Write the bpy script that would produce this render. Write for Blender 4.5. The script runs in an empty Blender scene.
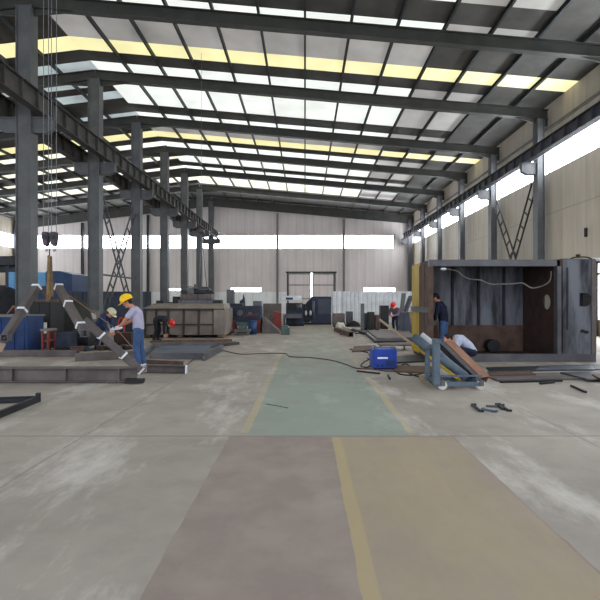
import bpy, bmesh, math, random
from mathutils import Vector, Matrix
random.seed(7)
S = bpy.context.scene
COL = S.collection
F, CH, VX, VY = 471.0, 1.55, 305.0, 300.0      # focal length in pixels, eye height, vanishing point

def P(px, py, Y):
    return Vector(((px - VX) * Y / F, Y, CH + (VY - py) * Y / F))
def G(px, py, z=0.0):
    Y = F * (CH - z) / (py - VY)
    return Vector(((px - VX) * Y / F, Y, z))
def X(px, Y): return (px - VX) * Y / F
def Z(py, Y): return CH + (VY - py) * Y / F

# ------------------------------------------------------------------ materials
def lin(c):
    out = []
    for v in c:
        v /= 255.0
        out.append(v / 12.92 if v <= .04045 else ((v + .055) / 1.055) ** 2.4)
    return (*out, 1.0)

class NT:
    def __init__(s, name):
        s.m = bpy.data.materials.new(name); s.m.use_nodes = True
        s.t = s.m.node_tree; s.t.nodes.clear()
        s.out = s.n('ShaderNodeOutputMaterial')
    def n(s, k, **kw):
        x = s.t.nodes.new(k)
        for a, b in kw.items(): setattr(x, a, b)
        return x
    def l(s, a, b): s.t.links.new(a, b)
    def put(s, sock, v):
        if isinstance(v, bpy.types.NodeSocket): s.l(v, sock)
        else: sock.default_value = v
    def math(s, op, a, b=0.0, c=None):
        x = s.n('ShaderNodeMath', operation=op)
        s.put(x.inputs[0], a); s.put(x.inputs[1], b)
        if c is not None: s.put(x.inputs[2], c)
        return x.outputs[0]
    def mix(s, f, a, b, bt='MIX'):
        x = s.n('ShaderNodeMix', data_type='RGBA', blend_type=bt)
        s.put(x.inputs[0], f); s.put(x.inputs[6], a); s.put(x.inputs[7], b)
        return x.outputs[2]
    def coord(s, scale=(1, 1, 1)):
        tc = s.n('ShaderNodeTexCoord'); mp = s.n('ShaderNodeMapping')
        mp.inputs['Scale'].default_value = scale
        s.l(tc.outputs['Object'], mp.inputs[0]); return mp.outputs[0]
    def noise(s, vec, scale, detail=4, rough=.6):
        x = s.n('ShaderNodeTexNoise'); s.l(vec, x.inputs['Vector'])
        x.inputs['Scale'].default_value = scale; x.inputs['Detail'].default_value = detail
        x.inputs['Roughness'].default_value = rough
        return x.outputs[0]
    def ramp(s, f, a, b):
        x = s.n('ShaderNodeMapRange'); s.put(x.inputs[0], f)
        x.inputs[1].default_value = a; x.inputs[2].default_value = b
        return x.outputs[0]
    def bsdf(s, col, rough=.7, metal=0., bump=None, bstr=.3, bdist=.02, emis=None, es=0):
        b = s.n('ShaderNodeBsdfPrincipled')
        s.put(b.inputs['Base Color'], col); s.put(b.inputs['Roughness'], rough); s.put(b.inputs['Metallic'], metal)
        b.inputs['Specular IOR Level'].default_value = .35
        if bump is not None:
            u = s.n('ShaderNodeBump'); u.inputs['Strength'].default_value = bstr; u.inputs['Distance'].default_value = bdist
            s.l(bump, u.inputs['Height']); s.l(u.outputs[0], b.inputs['Normal'])
        if emis is not None:
            s.put(b.inputs['Emission Color'], emis); b.inputs['Emission Strength'].default_value = es
        s.l(b.outputs[0], s.out.inputs[0]); return s.m

def mat(name, c1, c2=None, scale=3., rough=.7, metal=0., bump=.2, stretch=(1, 1, 1), lo=.35, hi=.65, dist=.01):
    t = NT(name); v = t.coord(stretch); nz = t.noise(v, scale)
    c2 = c2 or tuple(x * .8 for x in c1)
    col = t.mix(t.ramp(nz, lo, hi), lin(c1), lin(c2))
    return t.bsdf(col, rough, metal, nz if bump else None, bump, dist)

def glow(name, c, strength, var=0.0, sc=1.2):
    t = NT(name); v = t.coord(); nz = t.noise(v, sc)
    e = t.mix(t.ramp(nz, .3, .7), lin(c), lin(tuple(x * (1 - var) for x in c)))
    return t.bsdf(lin((170, 170, 165)), .5, 0, emis=e, es=strength)

def ribbed(name, c1, c2, axis, pitch, rough=.6):
    """painted sheet with vertical ribs running up the wall, slight dirt in soft vertical streaks"""
    t = NT(name)
    st = (6, .6, .25) if axis == 'X' else (.6, 3, .25)
    nz = t.noise(t.coord(st), 1.2); n2 = t.noise(t.coord(), .35)
    col = t.mix(t.ramp(t.math('ADD', nz, n2), .75, 1.25), lin(c1), lin(c2))
    w = t.n('ShaderNodeTexWave', bands_direction=axis)
    w.inputs['Scale'].default_value = 1.0 / pitch * .314
    t.l(t.coord(), w.inputs[0])
    rib = t.ramp(w.outputs[1], .86, 1.0)
    col = t.mix(t.math('MULTIPLY', rib, .14), col, lin(tuple(x * .62 for x in c1)))
    return t.bsdf(col, rough, 0, w.outputs[1], .5, .03)

M = {}
M['steel_blue'] = mat('painted_column_steel', (92, 93, 95), (76, 77, 80), 1.5, .55)
M['steel_dark'] = mat('dark_roof_steel', (62, 66, 66), (46, 48, 48), 1.5, .6)
M['rafter'] = mat('rafter_green_grey', (66, 66, 62), (52, 53, 50), 1.2, .6)
M['girder'] = mat('crane_girder_steel', (74, 72, 72), (56, 52, 50), 1.5, .6)
M['mullion'] = mat('wall_post_steel', (70, 72, 78), (58, 60, 66), 1.5, .6)
M['roof'] = mat('roof_sheet', (92, 90, 86), (70, 68, 66), .5, .7)
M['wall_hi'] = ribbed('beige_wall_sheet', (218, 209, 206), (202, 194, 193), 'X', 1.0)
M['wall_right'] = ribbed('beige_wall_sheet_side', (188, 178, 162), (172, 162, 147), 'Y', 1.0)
M['wall_low'] = ribbed('pale_wall_sheet', (234, 235, 236), (220, 222, 224), 'X', .8)
M['post_bloom'] = mat('bloom_paled_wall_post', (150, 144, 146), (132, 127, 130), 1, .6)  # dark posts paled: window bloom put into this colour
M['trimm'] = mat('trim_grey', (120, 118, 116), (100, 98, 96), 1, .6)
M['win'] = glow('daylit_window_glass', (242, 248, 255), 12.)
M['sky_w'] = glow('white_skylight_sheet', (238, 243, 238), .86, .12, .8)
M['sky_y'] = glow('yellow_skylight_sheet', (250, 242, 176), .8, .1, 1.)
M['sky_c'] = glow('cream_skylight_sheet', (248, 245, 224), .92, .1, 1.)
M['sky_g'] = glow('dusty_skylight_sheet', (190, 186, 184), .42, .35, .5)
M['sky_l'] = glow('grimy_skylight_sheet', (205, 222, 226), .55, .4, .5)
M['rust'] = mat('rusty_steel', (98, 76, 66), (70, 56, 51), 3, .85)
M['rust_tube'] = mat('rust_brown_tube', (150, 112, 92), (124, 88, 70), 3, .8)
M['rust_dark'] = mat('dark_rusty_floor_plate', (70, 50, 44), (50, 38, 34), 2.5, .85)
M['mill'] = mat('grey_mill_steel', (98, 97, 101), (74, 74, 79), 1.6, .5, .3)
M['mill_warm'] = mat('warm_grey_steel', (106, 97, 95), (80, 73, 72), 2., .7, .1)
M['box_warm'] = mat('dusty_box_steel', (134, 123, 115), (106, 97, 90), 1.2, .75, .1)
M['rib'] = mat('rib_steel', (66, 58, 55), (50, 45, 43), 2., .75, .1)
M['mill_dark'] = mat('dark_steel', (52, 54, 60), (38, 38, 42), 2., .6, .3)
M['tank'] = mat('streaked_plate_steel', (108, 110, 118), (44, 44, 50), 1.1, .5, .3, stretch=(2, 2, .4), lo=.4, hi=.6)
M['plateflat'] = mat('blue_grey_plate', (104, 112, 126), (88, 94, 106), 1.4, .5, .3)
M['black'] = mat('black_paint', (30, 30, 32), (20, 20, 22), 4, .6)
M['rubber'] = mat('black_rubber', (26, 25, 25), (38, 33, 30), 6, .8)
M['blue'] = mat('bright_blue_paint', (28, 64, 160), (22, 50, 128), 3, .5)
M['blue_bin'] = mat('blue_bin_paint', (20, 54, 106), (14, 34, 68), 2, .6)
M['blue_deep'] = mat('deep_blue_paint', (30, 62, 104), (24, 50, 84), 1, .55)
M['blue_light'] = mat('light_blue_paint', (108, 164, 208), (86, 142, 190), 1, .55)
M['trolley'] = mat('grey_blue_trolley_paint', (88, 102, 116), (70, 82, 96), 4, .5)
M['navy_machine'] = mat('navy_machine_paint', (44, 52, 72), (32, 38, 52), 2, .6)
M['slate'] = mat('slate_sheet', (66, 72, 86), (54, 58, 70), 1, .6)
M['yellow'] = mat('yellow_paint', (176, 148, 30), (140, 116, 30), 1.5, .6, stretch=(1, 3, .5))
M['yellow_helmet'] = mat('yellow_helmet_plastic', (250, 208, 20), (240, 190, 14), 5, .3, bump=0)
M['red_helmet'] = mat('red_helmet_plastic', (205, 40, 42), (180, 30, 34), 5, .35, bump=0)
M['pale_helmet'] = mat('pale_helmet_plastic', (200, 196, 160), (180, 176, 150), 5, .4, bump=0)
M['red'] = mat('red_orange_paint', (128, 50, 42), (86, 38, 34), 3, .6)
M['orange'] = mat('orange_cloth', (190, 60, 36), (140, 44, 28), 4, .8)
M['white'] = mat('white_paint', (214, 216, 220), (190, 192, 196), 2, .6)
M['silver'] = mat('bright_tag_metal', (236, 238, 242), (214, 216, 222), 8, .45, .0)
M['paper'] = mat('off_white_card', (198, 194, 184), (176, 172, 160), 3, .8)
M['wood'] = mat('old_timber', (104, 84, 64), (76, 62, 48), 3, .85, stretch=(1, 6, 1))
M['tan'] = mat('tan_board', (150, 132, 112), (134, 116, 98), 2, .8)
M['green_tarp'] = mat('olive_tarpaulin', (50, 51, 46), (36, 37, 34), 1.5, .9, bump=.6, dist=.05)
M['teal'] = mat('teal_machine_paint', (78, 100, 96), (58, 76, 74), 2, .6)
M['skin'] = mat('skin', (196, 140, 112), (182, 126, 100), 9, .6, bump=.05)
M['hair'] = mat('black_hair', (26, 22, 20), (18, 15, 14), 30, .7)
M['shirt'] = mat('lavender_grey_cotton', (184, 180, 204), (168, 164, 188), 5, .9, bump=.4, dist=.02)
M['jeans'] = mat('blue_denim', (72, 98, 140), (54, 76, 116), 6, .9, bump=.3)
M['navy_cloth'] = mat('navy_cloth', (30, 36, 60), (22, 26, 44), 6, .9, bump=.3)
M['dark_cloth'] = mat('black_cloth', (26, 26, 30), (36, 36, 42), 6, .9, bump=.3)
M['white_cloth'] = mat('pale_cloth', (190, 196, 216), (166, 172, 194), 6, .9, bump=.3)
M['maroon_cloth'] = mat('muted_purple_cloth', (104, 90, 104), (78, 68, 80), 6, .9)
M['glove'] = mat('white_cotton_glove', (226, 224, 232), (206, 204, 212), 12, .9)
M['eye'] = mat('eye_white', (225, 222, 218), (225, 222, 218), 5, .3, bump=0)
M['overall'] = mat('dark_blue_overall', (34, 54, 88), (26, 42, 70), 6, .9)
M['cable'] = mat('grey_cable', (120, 116, 112), (96, 92, 88), 8, .7)
M['redcable'] = mat('reddish_hose', (92, 52, 46), (70, 46, 42), 8, .7)
M['rope'] = mat('dirty_sling_webbing', (128, 104, 72), (96, 76, 54), 8, .9)
M['wire'] = mat('steel_wire_rope', (122, 122, 124), (96, 96, 98), 20, .5, .5)
M['hook'] = mat('hook_block_paint', (74, 62, 72), (54, 44, 52), 8, .6)

# ------------------------------------------------------------------ mesh builder
ORG = {}
class MB:
    def __init__(s): s.v = []; s.f = []; s.sm = []
    def add(s, vs, fs, smooth=False):
        b = len(s.v); s.v += [Vector(v) for v in vs]
        for f in fs: s.f.append([b + i for i in f]); s.sm.append(smooth)
        return s
    def box(s, a, b):
        x0, x1 = sorted((a[0], b[0])); y0, y1 = sorted((a[1], b[1])); z0, z1 = sorted((a[2], b[2]))
        vs = [(x, y, z) for z in (z0, z1) for y in (y0, y1) for x in (x0, x1)]
        return s.add(vs, [(0, 2, 3, 1), (4, 5, 7, 6), (0, 1, 5, 4), (2, 6, 7, 3), (0, 4, 6, 2), (1, 3, 7, 5)])
    def frame(s, p, q, up=(0, 0, 1)):
        p, q = Vector(p), Vector(q); d = (q - p); L = d.length; d.normalize()
        up = Vector(up)
        if abs(d.dot(up)) > .98: up = Vector((0, 1, 0))
        side = d.cross(up).normalized(); u = side.cross(d).normalized()
        return p, q, d, side, u, L
    def bar(s, p, q, w, h, up=(0, 0, 1), off=(0, 0)):
        """solid rectangular bar centred on p-q; w sideways, h along up; off = (side, up) shift"""
        p, q, d, a, u, L = s.frame(p, q, up)
        o = a * off[0] + u * off[1]
        vs = [e + o + a * (i * w / 2) + u * (j * h / 2) for e in (p, q) for j in (-1, 1) for i in (-1, 1)]
        return s.add(vs, [(0, 2, 3, 1), (4, 5, 7, 6), (0, 1, 5, 4), (2, 6, 7, 3), (0, 4, 6, 2), (1, 3, 7, 5)])
    def rhs(s, p, q, w, h, t=.012, up=(0, 0, 1)):
        """hollow rectangular tube, open ends"""
        p, q, d, a, u, L = s.frame(p, q, up)
        vs = []
        for e in (p, q):
            for (ww, hh) in ((w / 2, h / 2), (w / 2 - t, h / 2 - t)):
                vs += [e + a * (i * ww) + u * (j * hh) for i, j in ((-1, -1), (1, -1), (1, 1), (-1, 1))]
        fs = []
        for k in range(4):
            n = (k + 1) % 4
            fs += [(k, n, 8 + n, 8 + k), (4 + n, 4 + k, 12 + k, 12 + n), (n, k, 4 + k, 4 + n), (8 + k, 8 + n, 12 + n, 12 + k)]
        return s.add(vs, fs)
    def ibeam(s, p, q, w, h, tf=.03, tw=.03, up=(0, 0, 1)):
        s.bar(p, q, w, tf, up, (0, h / 2 - tf / 2)); s.bar(p, q, w, tf, up, (0, -h / 2 + tf / 2))
        return s.bar(p, q, tw, h - 2 * tf, up)
    def chan(s, p, q, w, h, t=.015, up=(0, 0, 1), side=1):
        s.bar(p, q, w, t, up, (0, h / 2 - t / 2)); s.bar(p, q, w, t, up, (0, -h / 2 + t / 2))
        return s.bar(p, q, t, h - 2 * t, up, (side * (w / 2 - t / 2), 0))
    def cyl(s, p, q, r1, r2=None, n=12, cap=True):
        r2 = r1 if r2 is None else r2
        p, q, d, a, u, L = s.frame(p, q)
        vs = [e + (a * math.cos(t) + u * math.sin(t)) * r for e, r in ((p, r1), (q, r2)) for t in [2 * math.pi * k / n for k in range(n)]]
        s.add(vs, [(k, (k + 1) % n, n + (k + 1) % n, n + k) for k in range(n)], True)
        if cap: s.add(vs, [tuple(range(n))[::-1], tuple(range(n, 2 * n))])
        return s
    def pipe(s, p, q, r, t=.008, n=16):
        p, q, d, a, u, L = s.frame(p, q)
        vs = [e + (a * math.cos(x) + u * math.sin(x)) * rr for e in (p, q) for rr in (r, r - t) for x in [2 * math.pi * k / n for k in range(n)]]
        fs = []
        for k in range(n):
            m = (k + 1) % n
            fs += [(k, m, 2 * n + m, 2 * n + k), (n + m, n + k, 3 * n + k, 3 * n + m), (m, k, n + k, n + m), (2 * n + k, 2 * n + m, 3 * n + m, 3 * n + k)]
        return s.add(vs, fs, True)
    def path(s, pts, r, n=6, sub=6):
        pts = [Vector(p) for p in pts]
        if sub > 1 and len(pts) > 2:
            o = []
            for i in range(len(pts) - 1):
                p0 = pts[max(i - 1, 0)]; p1 = pts[i]; p2 = pts[i + 1]; p3 = pts[min(i + 2, len(pts) - 1)]
                for k in range(sub):
                    t = k / sub
                    o.append(.5 * ((2 * p1) + (p2 - p0) * t + (2 * p0 - 5 * p1 + 4 * p2 - p3) * t * t + (3 * p1 - p0 - 3 * p2 + p3) * t ** 3))
            pts = o + [pts[-1]]
        vs = []; N = len(pts)
        for i, p in enumerate(pts):
            d = (pts[min(i + 1, N - 1)] - pts[max(i - 1, 0)]).normalized()
            ref = Vector((0, 0, 1)) if abs(d.z) < .95 else Vector((0, 1, 0))
            a = d.cross(ref).normalized(); u = a.cross(d).normalized()
            vs += [p + (a * math.cos(2 * math.pi * k / n) + u * math.sin(2 * math.pi * k / n)) * r for k in range(n)]
        fs = [(i * n + k, i * n + (k + 1) % n, (i + 1) * n + (k + 1) % n, (i + 1) * n + k) for i in range(N - 1) for k in range(n)]
        s.add(vs, fs, True); s.add(vs[:n], [tuple(range(n))[::-1]]); return s.add(vs[-n:], [tuple(range(n))])
    def prism(s, pts, ext):
        """polygon given as 3-D points, extruded by the vector ext"""
        pts = [Vector(p) for p in pts]; n = len(pts); e = Vector(ext)
        return s.add(pts + [p + e for p in pts], [tuple(range(n))[::-1], tuple(range(n, 2 * n))] + [(k, (k + 1) % n, n + (k + 1) % n, n + k) for k in range(n)])
    def ell(s, c, r, rot=None, nu=14, nv=9):
        c = Vector(c); r = r if hasattr(r, '__len__') else (r, r, r)
        vs = []
        for j in range(nv + 1):
            th = math.pi * j / nv
            for i in range(nu):
                ph = 2 * math.pi * i / nu
                v = Vector((r[0] * math.sin(th) * math.cos(ph), r[1] * math.sin(th) * math.sin(ph), r[2] * math.cos(th)))
                vs.append(c + (rot @ v if rot else v))
        fs = [(j * nu + i, (j + 1) * nu + i, (j + 1) * nu + (i + 1) % nu, j * nu + (i + 1) % nu) for j in range(nv) for i in range(nu)]
        return s.add(vs, fs, True)
    def wheel(s, c, axis, r, w):
        c = Vector(c); a = Vector(axis).normalized()
        s.cyl(c - a * w / 2, c + a * w / 2, r, r, 20)
        return s.cyl(c - a * w * .65, c + a * w * .65, r * .35, r * .35, 10)
    def mesh(s, name, org=Vector((0, 0, 0))):
        me = bpy.data.meshes.new(name)
        me.from_pydata([v - org for v in s.v], [], s.f)
        me.polygons.foreach_set('use_smooth', s.sm)
        bm = bmesh.new(); bm.from_mesh(me)
        bmesh.ops.remove_doubles(bm, verts=bm.verts, dist=1e-6)
        bmesh.ops.recalc_face_normals(bm, faces=bm.faces)
        bm.to_mesh(me); bm.free(); me.update()
        return me
    def build(s, name, m, parent=None, bev=0.0, label=None, org=None):
        if org is not None: org = Vector(org)
        elif parent is not None:
            org = ORG[parent]
        else:
            xs = [v.x for v in s.v]; ys = [v.y for v in s.v]
            org = Vector(((min(xs) + max(xs)) / 2, (min(ys) + max(ys)) / 2, min(v.z for v in s.v)))
        me = s.mesh(name, org); me.materials.append(M[m] if isinstance(m, str) else m)
        o = bpy.data.objects.new(name, me); COL.objects.link(o)
        if parent is not None: o.parent = parent
        else: o.location = org
        ORG[o] = org
        if bev:
            b = o.modifiers.new('edge', 'BEVEL'); b.width = bev; b.segments = 2; b.limit_method = 'ANGLE'; b.harden_normals = False
        if label: o['label'] = label
        return o

def tag(o, label, cat, group=None, kind=None):
    o['label'] = label; o['category'] = cat
    if group: o['group'] = group
    if kind: o['kind'] = kind
    return o
def thing(name, label, cat, loc, group=None):
    o = bpy.data.objects.new(name, None); COL.objects.link(o)
    o.location = loc; o.empty_display_size = .2; ORG[o] = Vector(loc)
    return tag(o, label, cat, group)
def struct(o): o['kind'] = 'structure'; return o
def B(*boxes):
    m = MB()
    for a, b in boxes: m.box(a, b)
    return m

# ------------------------------------------------------------------ the hall
YB = 54.9; YN = -8.0                           # far wall, open near end
XR, XL, XM = 12.5, -33.5, -10.8                # right wall, left wall, ridge line over the middle columns
FR = [6.3 + 6 * k for k in range(9)]           # frame positions along the hall, 6.3 ... 54.3
def under(x):                                  # underside of the roof beams
    return 11.95 - .088 * x if x > XM else 12.9 - .12 * (XM - x)
def deck(x): return under(x) + .70

# floor
t = NT('workshop_floor')
v = t.coord(); sx = t.n('ShaderNodeSeparateXYZ'); t.l(v, sx.inputs[0])
n1 = t.noise(v, .45, 6, .65); n2 = t.noise(v, 2.2, 5, .6); n3 = t.noise(t.coord((1, .35, 1)), 1.1, 6, .7); n4 = t.noise(v, 14, 3, .6)
c = t.mix(t.ramp(n1, .35, .65), lin((146, 138, 129)), lin((170, 162, 152)))
c = t.mix(t.math('MULTIPLY', t.ramp(n2, .5, .75), .45), c, lin((130, 122, 115)))
c = t.mix(t.math('MULTIPLY', t.ramp(n3, .52, .68), .75), c, lin((206, 202, 194)))
wx = t.math('ADD', sx.outputs[0], t.math('MULTIPLY', t.math('SUBTRACT', n2, .5), .05))
wy = t.math('ADD', sx.outputs[1], t.math('MULTIPLY', t.math('SUBTRACT', n2, .5), .06))
def band(s, a, b):
    return t.math('MULTIPLY', t.math('GREATER_THAN', s, a), t.math('LESS_THAN', s, b))
wear = t.ramp(n2, .72, .42)
far = t.ramp(sx.outputs[1], 30., 7.)
# green walkway with worn yellow edge lines
gm = t.math('MULTIPLY', band(wx, -.65, 1.20), band(wy, 5.37, 34))
gm = t.math('MULTIPLY', gm, t.math('MULTIPLY', t.ramp(wear, -.5, .6), t.ramp(far, -.1, .9)))
c = t.mix(t.math('MULTIPLY', gm, .6), c, lin((130, 150, 138)))
ym = t.math('MAXIMUM', band(wx, -.755, -.65), band(wx, 1.20, 1.30))
ym = t.math('MULTIPLY', ym, t.math('MULTIPLY', band(wy, 5.5, 34), t.math('MULTIPLY', t.ramp(n1, .62, .42), t.ramp(far, .45, 1.))))
c = t.mix(t.math('MULTIPLY', ym, .62), c, lin((184, 168, 122)))
# brown painted crossing nearer than the walkway, its right part faded yellow
bm_ = t.math('MULTIPLY', band(wx, -.86, 1.68), band(wy, -9, 5.35))
c = t.mix(t.math('MULTIPLY', bm_, .88), c, t.mix(t.ramp(n2, .4, .65), lin((136, 122, 115)), lin((152, 138, 129))))
yb = t.math('MULTIPLY', band(wx, .30, 1.66), band(wy, -9, 5.33))
c = t.mix(t.math('MULTIPLY', yb, t.ramp(n3, .75, .35)), c, lin((162, 148, 122)))
ye = t.math('MULTIPLY', band(wx, .30, .40), band(wy, -9, 5.33))
c = t.mix(t.math('MULTIPLY', ye, .5), c, lin((178, 160, 116)))
# joints in the slab
jn = band(wy, 5.34, 5.39)
for xx in (-2.52, 3.1, -7.6, 8.4): jn = t.math('MAXIMUM', jn, band(wx, xx - .012, xx + .012))
for yy in (8.9, 13.2, 19, 25, 31): jn = t.math('MAXIMUM', jn, band(wy, yy - .015, yy + .015))
c = t.mix(t.math('MULTIPLY', jn, .32), c, lin((84, 80, 76)))
darkening = t.math('MULTIPLY', t.ramp(sx.outputs[1], 8., 16.), t.ramp(n2, .2, .6))  # floor tone turns darker and browner with distance, in noisy patches
c = t.mix(t.math('MULTIPLY', darkening, .6), c, lin((120, 110, 102)))
M['floor'] = t.bsdf(c, .8, 0, n4, .12, .005)
struct(B(((XL, YN, -.2), (XR + .3, YB + .3, 0))).build('floor', 'floor', org=(0, 0, 0)))

def wall_xz(name, y0, y1, x0, x1, z0, z1, holes, m, parent=None):
    xs = sorted({x0, x1, *[h[0] for h in holes], *[h[1] for h in holes]}); zs = sorted({z0, z1, *[h[2] for h in holes], *[h[3] for h in holes]})
    b = MB()
    for i in range(len(xs) - 1):
        for k in range(len(zs) - 1):
            cx, cz = (xs[i] + xs[i + 1]) / 2, (zs[k] + zs[k + 1]) / 2
            if not any(h[0] < cx < h[1] and h[2] < cz < h[3] for h in holes):
                b.box((xs[i], y0, zs[k]), (xs[i + 1], y1, zs[k + 1]))
    return struct(b.build(name, m, parent))

# far wall: beige sheet above a paler lower band
posts = [-25.8, -18.2, -10.8, -3.2, 4.5, 12.1]
hi = []                                                        # openings of the high strip window
edges = [-33.0] + posts[:4] + [4.5, 10.4]
for a, b in zip(edges[:-1], edges[1:]): hi.append((a + .12, b - .12, 7.55, 9.1))
lowh = [(X(167, YB), X(182, YB), 2.62, 2.9), (X(231, YB), X(261, YB), 2.5, 3.0), (X(364, YB), X(395, YB), 2.5, 3.0)]
door = (X(288, YB), X(334.5, YB), 0.0, 4.7)
wb = wall_xz('wall_back', YB, YB + .25, XL - .3, XR + .3, 2.5, 10.1, hi + [(a, b, max(c_, 2.5), d) for a, b, c_, d in lowh] + [(door[0], door[1], 2.5, 4.7)], 'wall_hi')
g = MB(); pts = [(XL - .3, YB, 10.1), (XR + .3, YB, 10.1), (XR + .3, YB, deck(XR)), (XM, YB, deck(XM)), (XL - .3, YB, deck(XL))]
struct(g.prism(pts, (0, .25, 0)).build('gable', 'wall_hi', wb))
wall_xz('lower_cladding', YB - .02, YB + .25, XL - .3, XR + .3, 0, 2.5, [(door[0], door[1], 0, 2.5)], 'wall_low', wb)
wn = 0
def window_y(a, b, c_, d, Y):                                      # a window in the far wall
    global wn; wn += 1
    w = struct(B(((a, Y + .12, c_), (b, Y + .15, d))).build('window_%d' % wn, 'win'))
    m = MB(); n = max(1, round((b - a) / 1.9))
    if d - c_ > 1:
        for k in range(1, n): m.box((a + (b - a) * k / n - .02, Y + .08, c_), (a + (b - a) * k / n + .02, Y + .119, d))
    m.box((a, Y + .04, c_ - .04), (b, Y + .119, c_ + .03)); m.box((a, Y + .04, d - .03), (b, Y + .119, d + .04))
    struct(m.build('window_frame', 'trimm', w))
for h in hi + lowh: window_y(*h, YB)
# sliding doors with a bright gap between the two leaves
a, b, _, d = door; mid = X(311.5, YB)
dl = struct(B(((a, YB + .06, .02), (mid - .1, YB + .14, d))).build('door_1', 'wall_hi'))
dr = struct(B(((mid + .1, YB + .06, .02), (b, YB + .14, d))).build('door_2', 'wall_hi'))
for dd, p0, p1 in ((dl, a + .02, mid - .1), (dr, mid + .1, b - .02)):
    m = MB()
    for z in (.1, 1.7, 3.3, d - .1): m.box((p0, YB + .02, z - .05), (p1, YB + .059, z + .05))
    for x in (p0 + .05, p1 - .05): m.box((x - .05, YB + .01, .02), (x + .05, YB + .019, d - .02))
    struct(m.build('door_frame', 'trimm', dd))
struct(B(((mid - .1, YB + .3, .02), (mid + .1, YB + .33, d))).build('window_%d' % (wn + 1), 'win')); wn += 1
struct(B(((a - .25, YB - .1, d), (b + .25, YB - .002, d + .16)), ((a - .12, YB - .06, 0), (a, YB - .021, d)), ((b, YB - .06, 0), (b + .12, YB - .021, d))).build('trim_1', 'steel_dark'))

# right wall with a strip window and the bright doorway behind the steel box
dy0, dy1, dzt = 13.5, 20.25, 3.2
segs = [(YN, dy0), (dy0, dy1), (dy1, YB)]
m = MB()
for (a, b) in segs:
    z0 = dzt if a == dy0 else 0
    m.box((XR, a, z0), (XR + .25, b, 8.05))
m.box((XR, YN, 9.55), (XR + .25, YB, deck(XR)))
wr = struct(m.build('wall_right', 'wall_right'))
def window_x(x0, x1, a, b, c_, d, fx):
    global wn; wn += 1
    w = struct(B(((x0, a, c_), (x1, b, d))).build('window_%d' % wn, 'win'))
    m = MB(); n = 3
    for k in range(0, n + 1):
        y = a + (b - a) * k / n; m.box((fx, y - .025, c_), (fx + .04, y + .025, d))
    for z in (c_ + .02, d - .02): m.box((fx, a, z - .03), (fx + .04, b, z + .03))
    struct(m.build('window_frame', 'white', w))
ys = [YN] + [f for f in [.3] + FR[:-1]] + [53.9]
for a, b in zip(ys[:-1], ys[1:]): window_x(XR + .12, XR + .15, a + .05, b - .05, 8.05, 9.55, XR + .07)
struct(B(((XR + .2, dy0, .7), (XR + .22, dy1, dzt))).build('window_%d' % (wn + 1), 'win')); wn += 1
struct(B(((XR + .08, dy0, 0), (XR + .14, dy1, .7))).build('trim_3', 'tan'))
struct(B(((XR + .02, dy0, 0), (XR + .06, dy0 + .08, dzt)), ((XR + .02, dy1 - .08, 0), (XR + .06, dy1, dzt)), ((XR + .02, dy0, 2.62), (XR + .06, dy1, 2.7)), ((XR + .02, dy0, dzt - .08), (XR + .06, dy1, dzt))).build('door_3', 'steel_dark'))
struct(B(((XR - .12, YN, 10.25), (XR - .002, YB, 10.35)), ((XR - .012, YN, 5.95), (XR - .002, YB, 5.965))).build('trim_2', 'trimm'))
# left wall
m = B(((XL - .25, YN, 0), (XL, YB, 7.55)), ((XL - .25, YN, 9.1), (XL, YB, deck(XL))))
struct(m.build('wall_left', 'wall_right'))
for a, b in zip(ys[:-1], ys[1:]): window_x(XL - .15, XL - .12, a + .05, b - .05, 7.55, 9.1, XL - .11)

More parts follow.
